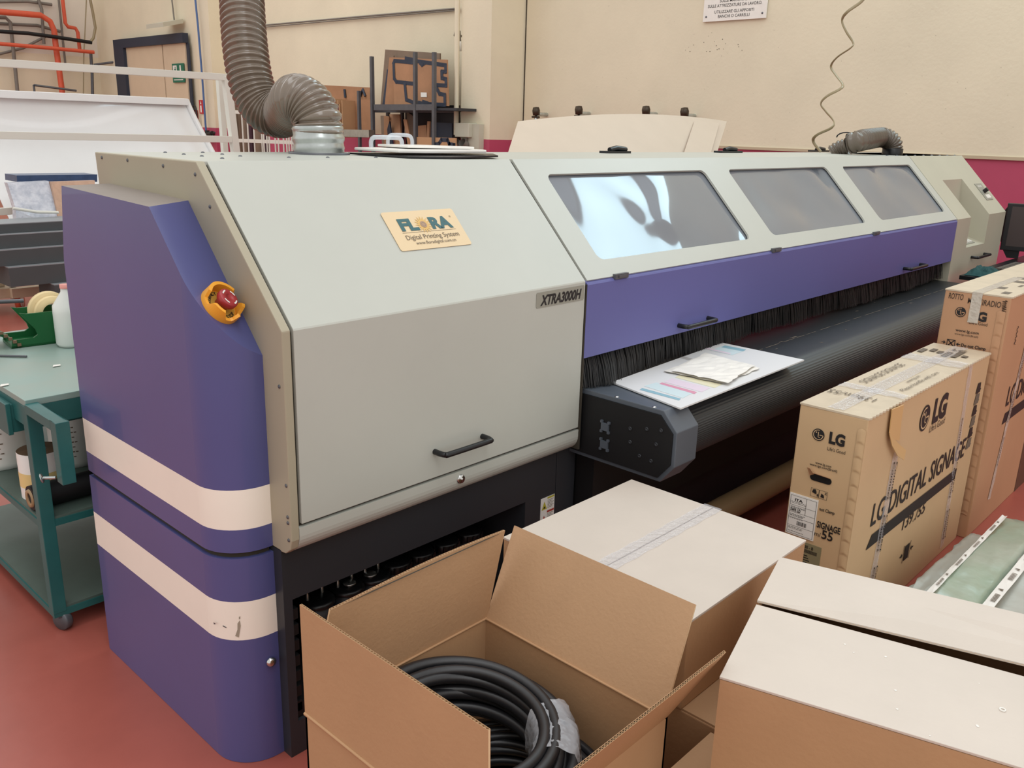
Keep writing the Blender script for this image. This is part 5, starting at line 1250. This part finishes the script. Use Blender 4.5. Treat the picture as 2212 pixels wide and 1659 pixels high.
# on the middle shelf
s0 = Vector((-0.1545, 1.3067, 0.4))
rc = Vector((-.128, 1.275, .398))
t = thing('label_roll', 'upright roll with white and pale yellow bands and a brown end', 'roll', rc)
m = MB().lathe([(.022, .155), (.065, .155), (.066, .153), (.066, 0)], rc, (0, 0, 1), 36); m.cur = 0; m.build('wound_paper', M['white'], t)
MB().lathe([(.0666, .04), (.0666, .09)], rc, (0, 0, 1), 36).build('yellow_band', M['yellowlabel'], t)
MB().lathe([(.022, .1555), (.0655, .1555)], rc, (0, 0, 1), 36).build('roll_end', M['kraftend'], t)
p0 = Vector((-.205, 1.162, .438))
t = thing('film_roll', 'black plastic film roll lying on the middle shelf with its cardboard core showing', 'roll', p0)
MB().tube([p0, p0+Vector((.75, .02, 0))], .040, 28).build('wound_film', M['blacksoft'], t)
m = MB().lathe([(.018, -.004), (.028, -.006), (.030, 0)], p0, (1, 0, 0), 24); m.lathe([(.018, -.004), (.018, .05), (0, .05)], p0, (1, 0, 0), 24); m.build('core', M['tan'], t)
for k, (bx, by, r_, h_, nm_) in enumerate(((-.13, 1.66, .095, .27, 'large round white container at the far left of the middle shelf'), (.06, 1.50, .08, .27, 'white container with black print behind the label roll'))):
    t = thing('plastic_container', nm_, 'container', (bx, by, .398))
    MB().lathe([(0, 0), (r_, 0), (r_*1.02, .02), (r_*1.02, h_*.7), (r_*.75, h_*.88), (r_*.35, h_)], (bx, by, .398), (0, 0, 1), 28).build('container_body', M['milky'], t)
    m = MB()
    for q in range(7):
        a0 = -2.5+.1*(q % 2); 
        for w_ in range(5): a = a0+w_*.13; m.face([Vector((bx+r_*1.03*math.cos(a), by+r_*1.03*math.sin(a), .44+q*.018)), Vector((bx+r_*1.03*math.cos(a+.1), by+r_*1.03*math.sin(a+.1), .44+q*.018)), Vector((bx+r_*1.03*math.cos(a+.1), by+r_*1.03*math.sin(a+.1), .444+q*.018)), Vector((bx+r_*1.03*math.cos(a), by+r_*1.03*math.sin(a), .444+q*.018))])
    m.build('print', M['ink_soft'], t)

# ------------------------------------------------------------------ far left: frame trolley, thermoformed sheet, boards
FY = 7.0
t = thing('frame_trolley', 'tall pale square tube frame trolley in front of the curved white sheet', 'frame', (2.5, FY, 0))
def bar(a, b, w, nm='rail', mt='cream'):
    a, b = Vector(a), Vector(b); d = (b-a).normalized(); u = Vector((0, 1, 0)) if abs(d.y) < .8 else Vector((1, 0, 0)); u = (u-d*u.dot(d)).normalized(); v = d.cross(u)
    return MB().obox((a+b)/2, d*((b-a).length/2), u*w/2, v*w/2).build(nm, M[mt], t, .003)
bar((1.5133, 7.0, 2.0117), (3.8323, 7.0, 2.0165), .065); bar((1.435, 7.0, 1.4159), (3.8467, 7.0, 1.4027), .065)
p = Vector((3.8381, 7.0, 2.0258)); bar(p, (p.x+.14, FY, .12), .075, 'upright')
p2 = Vector((3.957, 7.35, 2.0061)); bar(p2, (p2.x+.02, 7.35, .12), .06, 'upright')
bar(Vector((p.x+.14, FY-.05, .15)), Vector((p.x+.14, FY+.38, .15)), .06)
bar(Vector((0.9, FY, .15)), Vector((p.x+.14, FY, .15)), .06); p3 = Vector((1.6692, 7.0, 0.7588))
bar(Vector((1.3206, 6.9, 0.7638)), (1.6391, 6.9, 0.7765), .06)
# the big concave glossy sheet
tl, tr = Vector((1.7051, 7.9, 1.7992)), Vector((3.8588, 7.9, 1.8253))
m = MB(); m.smooth = True; nu, nv = 40, 30; vs = []
H_ = 1.15
for k in (0, 1):
    for j in range(nv+1):
        v = j/nv
        dep = -.75*v**1.7; zz = tl.z - H_*v
        for i in range(nu+1):
            u = i/nu; x = tl.x+(tr.x-tl.x+.18*math.sin(v*PI*.55))*u
            y = 7.95+dep+.05*math.sin(PI*v)*math.sin(u*PI*1.6+.3)+(.012 if k else 0)
            vs.append((x, y, zz))
N = (nu+1)*(nv+1); fs = []
for j in range(nv):
    for i in range(nu):
        a = j*(nu+1)+i; fs.append((a, a+1, a+nu+2, a+nu+1)); fs.append((N+a, N+a+nu+1, N+a+nu+2, N+a+1))
m.add(vs, fs); SH = thing('acrylic_sheet', 'big glossy white curved acrylic sheet with a rolled top edge behind the frame', 'sheet', (tl.x, 7.3, tl.z-H_))
m.build('curved_panel', M['gloss'], SH)
m = MB().box((tl.x-.02, 7.88, tl.z-.06), (tr.x, 7.90, tl.z+.01)).box((tl.x-.02, 7.90, tl.z), (tr.x, 8.0, tl.z+.012)); m.build('top_lip', M['gloss'], SH, .004)
m = MB(); P_ = []
for j in range(nv+1):
    v = j/nv; P_.append(Vector((tr.x+.18*math.sin(v*PI*.55)+.01, 7.94-.75*v**1.7+.05*math.sin(PI*v)*math.sin(PI*1.6+.3), tl.z-H_*v)))
m.tube(P_, .03, 8); m.build('rolled_edge', M['gloss'], SH)
MB().box((tl.x+.2, 7.35, 0), (tl.x+.26, 7.41, tl.z-H_*.85)).build('stand_leg', M['cream'], SH); MB().box((tr.x-.3, 7.35, 0), (tr.x-.24, 7.41, tl.z-H_*.85)).build('stand_leg', M['cream'], SH)
# dark boards stacked on a trolley
trolley = t = thing('board_trolley', 'cream low trolley with a red rimmed castor under the dark boards', 'trolley', (2.2, 6.6, 0))
cw = Vector((1.4395, 6.3771, 0.0))
q = Vector((1.3527, 6.257, 0.14))
m = MB().box((q.x, q.y+.0, .12), (4.2, q.y+.08, .20)).box((q.x-.5, q.y+.05, .12), (q.x+.06, q.y+.4, .20)); m.build('base_frame', M['door'], t, .003)
MB().box((q.x-.28, q.y+.15, .20), (q.x+.0, q.y+.5, .48)).build('end_block', M['door'], t, .01)
MB().lathe([(0, -.02), (.05, -.02), (.05, .02), (0, .02)], (cw.x, cw.y, .066), (.8, -.6, 0), 24).build('castor_hub', M['white'], t)
MB().lathe([(.048, -.02), (.062, -.02), (.066, 0), (.062, .02), (.048, .02)], (cw.x, cw.y, .066), (.8, -.6, 0), 24).build('castor_tyre', M['red_pipe'], t)
MB().box((cw.x-.06, cw.y-.02, .07), (cw.x-.02, cw.y+.03, .13)).build('castor_fork', M['zinc'], t)
rows = [((1.0624, 6.0, 0.7641), 505, (1.0505, 6.0, 0.6729), 'topmost long charcoal board of the stack left of the printer'),
        ((1.0324, 5.93, 0.6884), 0, (1.0163, 5.93, 0.5661), 'second long charcoal board from the top of the stack'),
        ((0.998, 5.86, 0.579), 0, (0.9782, 5.86, 0.4291), 'third long charcoal board from the top of the stack'),
        ((1.2106, 5.79, 0.4516), 0, (1.2102, 5.79, 0.2885), 'fourth charcoal board, its square left end showing'),
        ((1.5039, 5.72, 0.2957), 0, (1.5113, 5.72, 0.1446), 'lowest short charcoal board right above the white jug')]
for i, (a, _, b, nm_) in enumerate(rows):
    x0 = a[0]; y_ = a[1]; zb_ = b[2] if i == 4 else max(b[2], rows[i+1][0][2]+.001)
    t = thing('foam_board', nm_, 'board', (x0+1, y_, zb_), 'charcoal boards stacked behind the trolley')
    MB().box((x0, y_, zb_), (3.4, y_+.35, a[2]-.006)).build('board_core', M['slab'], t)
    MB().box((x0, y_, a[2]-.006), (3.4, y_+.36, a[2])).build('board_face', M['slab_top'], t)
MB().box((2.2, 5.75, 0), (3.3, 6.1, rows[4][2][2]-.001)).build('board_bearer', M['door'], trolley)
# packs behind the boards
def npanel(pts, th, name, mt, label, cat, grp=None):
    return one(MB().prism([Vector(p) for p in pts], th), name, mt, label, cat, grp)
npanel([(1.5348, 6.6, 1.0365), (1.8634, 6.6, 1.0444), (1.8545, 6.45, 0.7438), (1.8536, 6.4, 0.6292), (1.4942, 6.4, 0.652), (1.5252, 6.45, 0.8298)], (0, .08, 0), 'film_wrapped_pack', M['bag'], 'shiny grey blue film wrapped pack standing on the charcoal boards', 'pack')
npanel([(1.8677, 6.55, 1.0394), (2.2366, 6.55, 1.043), (2.1348, 6.4, 0.6523), (1.842, 6.4, 0.6617)], (0, .06, 0), 'wrapped_board', M['tanwrap'], 'tan wrapped board standing between the film pack and the printer', 'board')
npanel([(1.6939, 6.85, 1.0808), (2.3826, 6.85, 1.0768), (2.3756, 6.85, 1.0098), (1.6908, 6.85, 1.0256)], (0, .3, 0), 'wrapped_blue_board', M['bluewrap'], 'long blue board in clear film lying behind the upright packs', 'board')
one(MB().tube([(1.458, 6.3, 0.8524), (1.6382, 6.3, 0.8139), (1.806, 6.3, 0.8021)], .012, 6), 'binding_strap', M['cream'], 'pale strap across the front of the film wrapped pack', 'strap')

# ------------------------------------------------------------------ cardboard racks at the far wall
def px_panel(pts, name, mt, label, grp, cat='cardboard', th=(.02, 0, 0)):
    return npanel(pts, th, name, mt, label, cat, grp)
RX = 6.2
t = thing('storage_rack', 'dark steel upright rack holding cut cardboard sheets by the pillar', 'rack', (RX, 7.5, 0))
def post(a, b, w=.045, nm='post', mt='steel'):
    a, b = Vector(a), Vector(b); d = (b-a).normalized(); u = Vector((0, 1, 0)); u = (u-d*u.dot(d)).normalized(); v = d.cross(u)
    return MB().obox((a+b)/2, d*((b-a).length/2), u*w/2, v*w/2).build(nm, M[mt], t)
def drop(p, z=.0): return (p[0], p[1], z)
for p in ((6.1, 7.4868, 2.398), (6.1, 6.6655, 2.4183), (6.1, 6.3325, 2.407)): post(p, drop(p), .04)
for p in ((6.7, 7.927, 1.817), (6.7, 7.6298, 1.8184)): post(p, drop(p), .04)
post((6.12, 7.4459, 1.7991), (6.12, 6.3529, 1.8045), .07, 'cross_bar'); post((6.5, 7.9306, 1.775), (6.5, 6.3458, 1.7859), .06, 'cross_bar')
a, b = Vector((6.15, 7.4841, 1.8)), Vector((6.15, 5.9744, 1.8073))
MB().box((6.12, b.y, a.z-.03), (6.75, a.y, a.z)).build('deck', M['dark'], t)
G_ = 'cut cardboard sheets in the steel rack'
def cp_(l, pts, X, mt='card_dark', nm='cardboard_sheet'): return px_panel(pts, nm, M[mt], l, G_)
cp_('rearmost large brown cardboard sheet, its corner highest in the rack', [(6.66, 7.9202, 2.5376), (6.66, 6.8576, 2.4567), (6.6, 6.7874, 1.83), (6.6, 7.9579, 1.8368)], 0, 'card_dull')
cp_('leaning narrow brown sheet at the left of the large upright sheets', [(6.55, 7.7282, 2.4495), (6.55, 7.6162, 2.4459), (6.5, 7.5465, 1.846), (6.5, 7.7931, 1.8453)], 0, 'card_dull')
cp_('dark blue board leaning between the brown sheets in the rack', [(6.5, 7.6885, 2.2769), (6.5, 7.6323, 2.2756), (6.45, 7.6353, 1.8439), (6.45, 7.7303, 1.8437)], 0, 'navy')
cp_('broad brown sheet leaning just behind the front outlined sheet', [(6.45, 7.5771, 2.4153), (6.45, 7.1093, 2.3903), (6.4, 7.0545, 1.8383), (6.4, 7.6204, 1.8364)], 0, 'card_dark')
F_ = [(6.32, 7.3532, 2.3991), (6.32, 6.36, 2.3434), (6.25, 6.2549, 1.825), (6.25, 7.2411, 1.8322)]
S_ = px_panel(F_, 'cardboard_sheet', M['card_dark'], 'front cardboard sheet with a thick black machine outline drawn on it', G_)
def fr(u, v, o=-.006):
    p = lerp(lerp(F_[3], F_[2], u), lerp(F_[0], F_[1], u), v); return p+Vector((o, 0, 0))
def outline(parent, frf, segs, w, nm='black_outline', mt='navy'):
    m = MB()
    for line in segs:
        for (a, b) in zip(line, line[1:]):
            A_, B_ = frf(*a), frf(*b); d = (B_-A_); L = d.length; d.normalize(); nn_ = Vector((-1, 0, 0)); s = d.cross(nn_).normalized()*w/2; e = d*w*.4
            m.face([A_-e+s, B_+e+s, B_+e-s, A_-e-s])
    return m.build(nm, M[mt], parent)
outline(S_, fr, [[(.04, .93), (.38, .91), (.38, .97), (.26, .99)], [(.38, .95), (.98, .88), (.98, .74), (.91, .74), (.91, .60), (.98, .58), (.98, .44), (.78, .45), (.86, .26), (.95, .24), (.95, .02), (.40, .05), (.24, .12), (.22, .48)], [(.40, .46), (.06, .49), (.02, .56), (.02, .88), (.04, .93)], [(.53, .90), (.56, .87), (.60, .90)], [(.48, .06), (.55, .04), (.56, .08), (.64, .05)]], .045)
m = MB().face([fr(.52, .18), fr(.63, .18), fr(.63, .28), fr(.52, .28)]); m.build('paper_label', M['white'], S_)
# lower level sheets
lower = [([(6.4, 7.7089, 1.7044), (6.4, 7.6327, 1.7053), (6.3, 7.48, 1.248), (6.3, 7.5558, 1.2451)], 'card_dull', 'grey brown sheet edge far left under the rack deck'),
 ([(6.35, 7.5796, 1.7044), (6.35, 7.4767, 1.6942), (6.3, 7.3955, 1.2512), (6.3, 7.5178, 1.2466)], 'card_dark', 'brown sheet standing beside the left lower post'),
 ([(6.4, 7.5287, 1.7234), (6.4, 7.3251, 1.7254), (6.25, 7.1051, 1.2622), (6.25, 7.2232, 1.2578)], 'card_dark', 'light brown sheet leaning right under the rack deck'),
 ([(6.3, 7.4552, 1.5348), (6.3, 7.4067, 1.6374), (6.22, 7.2232, 1.2578), (6.22, 7.306, 1.2546)], 'navy', 'thin dark sheet edge under the rack deck'),
 ([(6.3, 7.1331, 1.6636), (6.3, 7.0707, 1.6645), (6.22, 6.8561, 1.2717), (6.22, 6.9264, 1.269)], 'card_dark', 'slanting brown strip under the middle of the rack deck'),
 ([(6.5, 7.3077, 1.768), (6.5, 7.1191, 1.6801), (6.4, 7.0049, 1.266), (6.4, 7.1758, 1.2595)], 'card_dull', 'brown sheet with a dark curve beside the middle post'),
 ([(6.4, 6.9678, 1.5911), (6.4, 6.8197, 1.6048), (6.35, 6.7456, 1.2758), (6.35, 6.9113, 1.2696)], 'card_dark', 'short brown sheet between the two middle posts'),
 ([(6.35, 6.737, 1.6486), (6.35, 6.6944, 1.6492), (6.3, 6.6545, 1.2793), (6.3, 6.7145, 1.277)], 'card_dark', 'narrow leaning brown strip before the dark board'),
 ([(6.42, 6.7908, 1.6386), (6.42, 6.3721, 1.6344), (6.4, 6.3384, 1.2912), (6.4, 6.7679, 1.275)], 'navy', 'wide dark board standing at the right under the deck')]
for pts, mt, l in lower: px_panel(pts, 'cardboard_sheet', M[mt], l, G_)
F2_ = [(6.1, 6.7053, 1.4611), (6.1, 5.9629, 1.4704), (6.1, 5.9597, 1.2278), (6.1, 6.7244, 1.1949)]
S2_ = px_panel(F2_, 'cardboard_sheet', M['card'], 'orange brown sheet with a black stepped outline low in front of the rack', G_)
def fr2(u, v): return lerp(lerp(F2_[3], F2_[2], u), lerp(F2_[0], F2_[1], u), v)+Vector((-.003, 0, 0))
outline(S2_, fr2, [[(.5, .2), (.5, .68), (.62, .72), (.68, .9), (.82, .9), (.86, .72), (.97, .68), (.97, .2)]], .045)
MB().box((6.76, (6.76, 6.6303, 1.7815)[1], .3), (6.80, (6.76, 7.6455, 1.7738)[1], 1.85)).build('back_sheet', M['dark'], t)
# left cardboard stand
t = thing('sheet_stand', 'second steel stand with upright brown sheets left of the dark rack', 'rack', (6.2, 9.5, 0))
for p in ((6.0, 7.6308, 1.9928), (6.0, 8.1056, 1.8316)): post(p, drop(p), .035)
post((6.02, 8.1613, 1.4743), (6.02, 7.4106, 1.4806), .09, 'cross_bar', 'zinc')
G_ = 'brown sheets in the left stand'
px_panel([(6.5, 9.0808, 2.1003), (6.5, 8.0502, 2.0601), (6.5, 8.058, 1.4662), (6.5, 9.1072, 1.4407)], 'cardboard_sheet', M['card_dark'], 'wide brown sheet at the back of the left stand, with black marks', G_)
px_panel([(6.3, 8.3641, 1.8951), (6.3, 7.7584, 1.9005), (6.3, 7.7705, 1.4819), (6.3, 8.3414, 1.4804)], 'cardboard_sheet', M['card_dark'], 'shorter brown sheet in front on the left stand', G_)
for k in range(6):
    px = [(6.15, 8.3415, 1.9006), (6.15, 8.302, 1.8716), (6.15, 8.2622, 1.8484), (6.15, 8.2199, 1.8832), (6.15, 8.1815, 1.837), (6.15, 8.1291, 1.8832)][k]
    one(MB().box((6.1, px[1]-.012, 1.42), (6.5, px[1]+.008, px[2])), 'cardboard_sheet', M['card'], ['edge-on brown sheet nearest the hose in the left stand', 'second edge-on brown sheet from the hose', 'third edge-on brown sheet from the hose', 'fourth edge-on brown sheet from the hose', 'fifth edge-on brown sheet from the hose, lowest topped', 'edge-on brown sheet nearest the front brown sheet'][k], 'cardboard', G_)
m = MB()
p, q = Vector((6.49, 8.5966, 2.0408)), Vector((6.49, 8.5804, 1.9329))
m.tube([p, q], .02, 4); p = [Vector(z) for z in ((6.49, 8.2503, 1.9499), (6.49, 8.1869, 2.0375), (6.49, 8.1399, 1.9496))]; m.tube(p, .02, 4)
one(m, 'marker_strokes', M['navy'], 'black strokes on the wide brown sheet of the left stand', 'marking')
# pale wire rack left of it
t = thing('wire_rack', 'pale wire rack with vertical bars behind the big hose', 'rack', (5.4, 8.5, 0))
def wire(a, b, r=.01): return MB().tube([a, b], r, 6).build('wire_bar', M['cream'], t)
post((5.4, 9.7131, 1.7086), (5.4, 9.3768, 1.6994), .045, 'top_bar', 'cream'); post((5.4, 9.7352, 1.3298), (5.4, 8.1492, 1.3471), .045, 'cross_bar', 'cream')
for p in ((5.38, 9.5873, 1.7509), (5.38, 9.3898, 1.6987), (5.38, 9.2563, 1.629), (5.38, 9.1045, 1.5311), (5.38, 8.9163, 1.4761), (5.38, 8.8723, 1.4654), (5.38, 8.7962, 1.4439), (5.38, 8.7405, 1.4452), (5.38, 8.5986, 1.4371), (5.38, 8.5236, 1.4274), (5.38, 8.4054, 1.4304), (5.38, 8.3311, 1.4322), (5.38, 8.2784, 1.4336), (5.38, 8.2155, 1.4351), (5.38, 8.1429, 1.4369)):
    wire(p, drop(p, .1), .012)
MB().box((5.3, 7.9, .0), (5.9, 11.2, .1)).build('rack_base', M['cream'], t)
G_ = 'brown rolls and sheets in the wire rack'
for k, (p, w_, mt, l) in enumerate((((5.6, 9.9655, 2.0269), .10, 'card_dull', 'tall brown tube at the left in the wire rack'), ((5.8, 10.1962, 1.9763), .10, 'card_dull', 'tall brown tube second in the wire rack'), ((5.7, 9.8621, 1.748), .11, 'card_dull', 'brown tube third in the wire rack'), ((5.7, 9.5271, 1.5913), .13, 'card_dull', 'short brown tube farthest right in the wire rack'))):
    one(MB().tube([(p[0], p[1], .11), (p[0], p[1], p[2])], w_/2, 16), 'cardboard_tube', M[mt], l, 'tube', G_)
for p, l in (((5.72, 9.7541, 1.5884), 'dark plum board between the brown tubes in the wire rack'), ((5.72, 9.4109, 1.4222), 'narrow dark plum board at the right of the brown tubes')):
    one(MB().box((5.7, p[1]-.05, .11), (5.76, p[1]+.05, p[2])), 'plum_board', M['plum'], l, 'board', G_)
# dark plastic boxes edges of the left frame trolley background
one(MB().tube([(5.259, 16.5, 2.1013), (5.277, 16.5, 2.1185), (6.0226, 16.5, 2.0561)], .02, 6).tube([(5.269, 16.5, 2.1181), ((5.2549, 16.5, 1.8645)[0], 16.5, .0)], .02, 6), 'dark_frame', M['steel'], 'thin dark frame edge just above the white sheet at the left', 'frame')
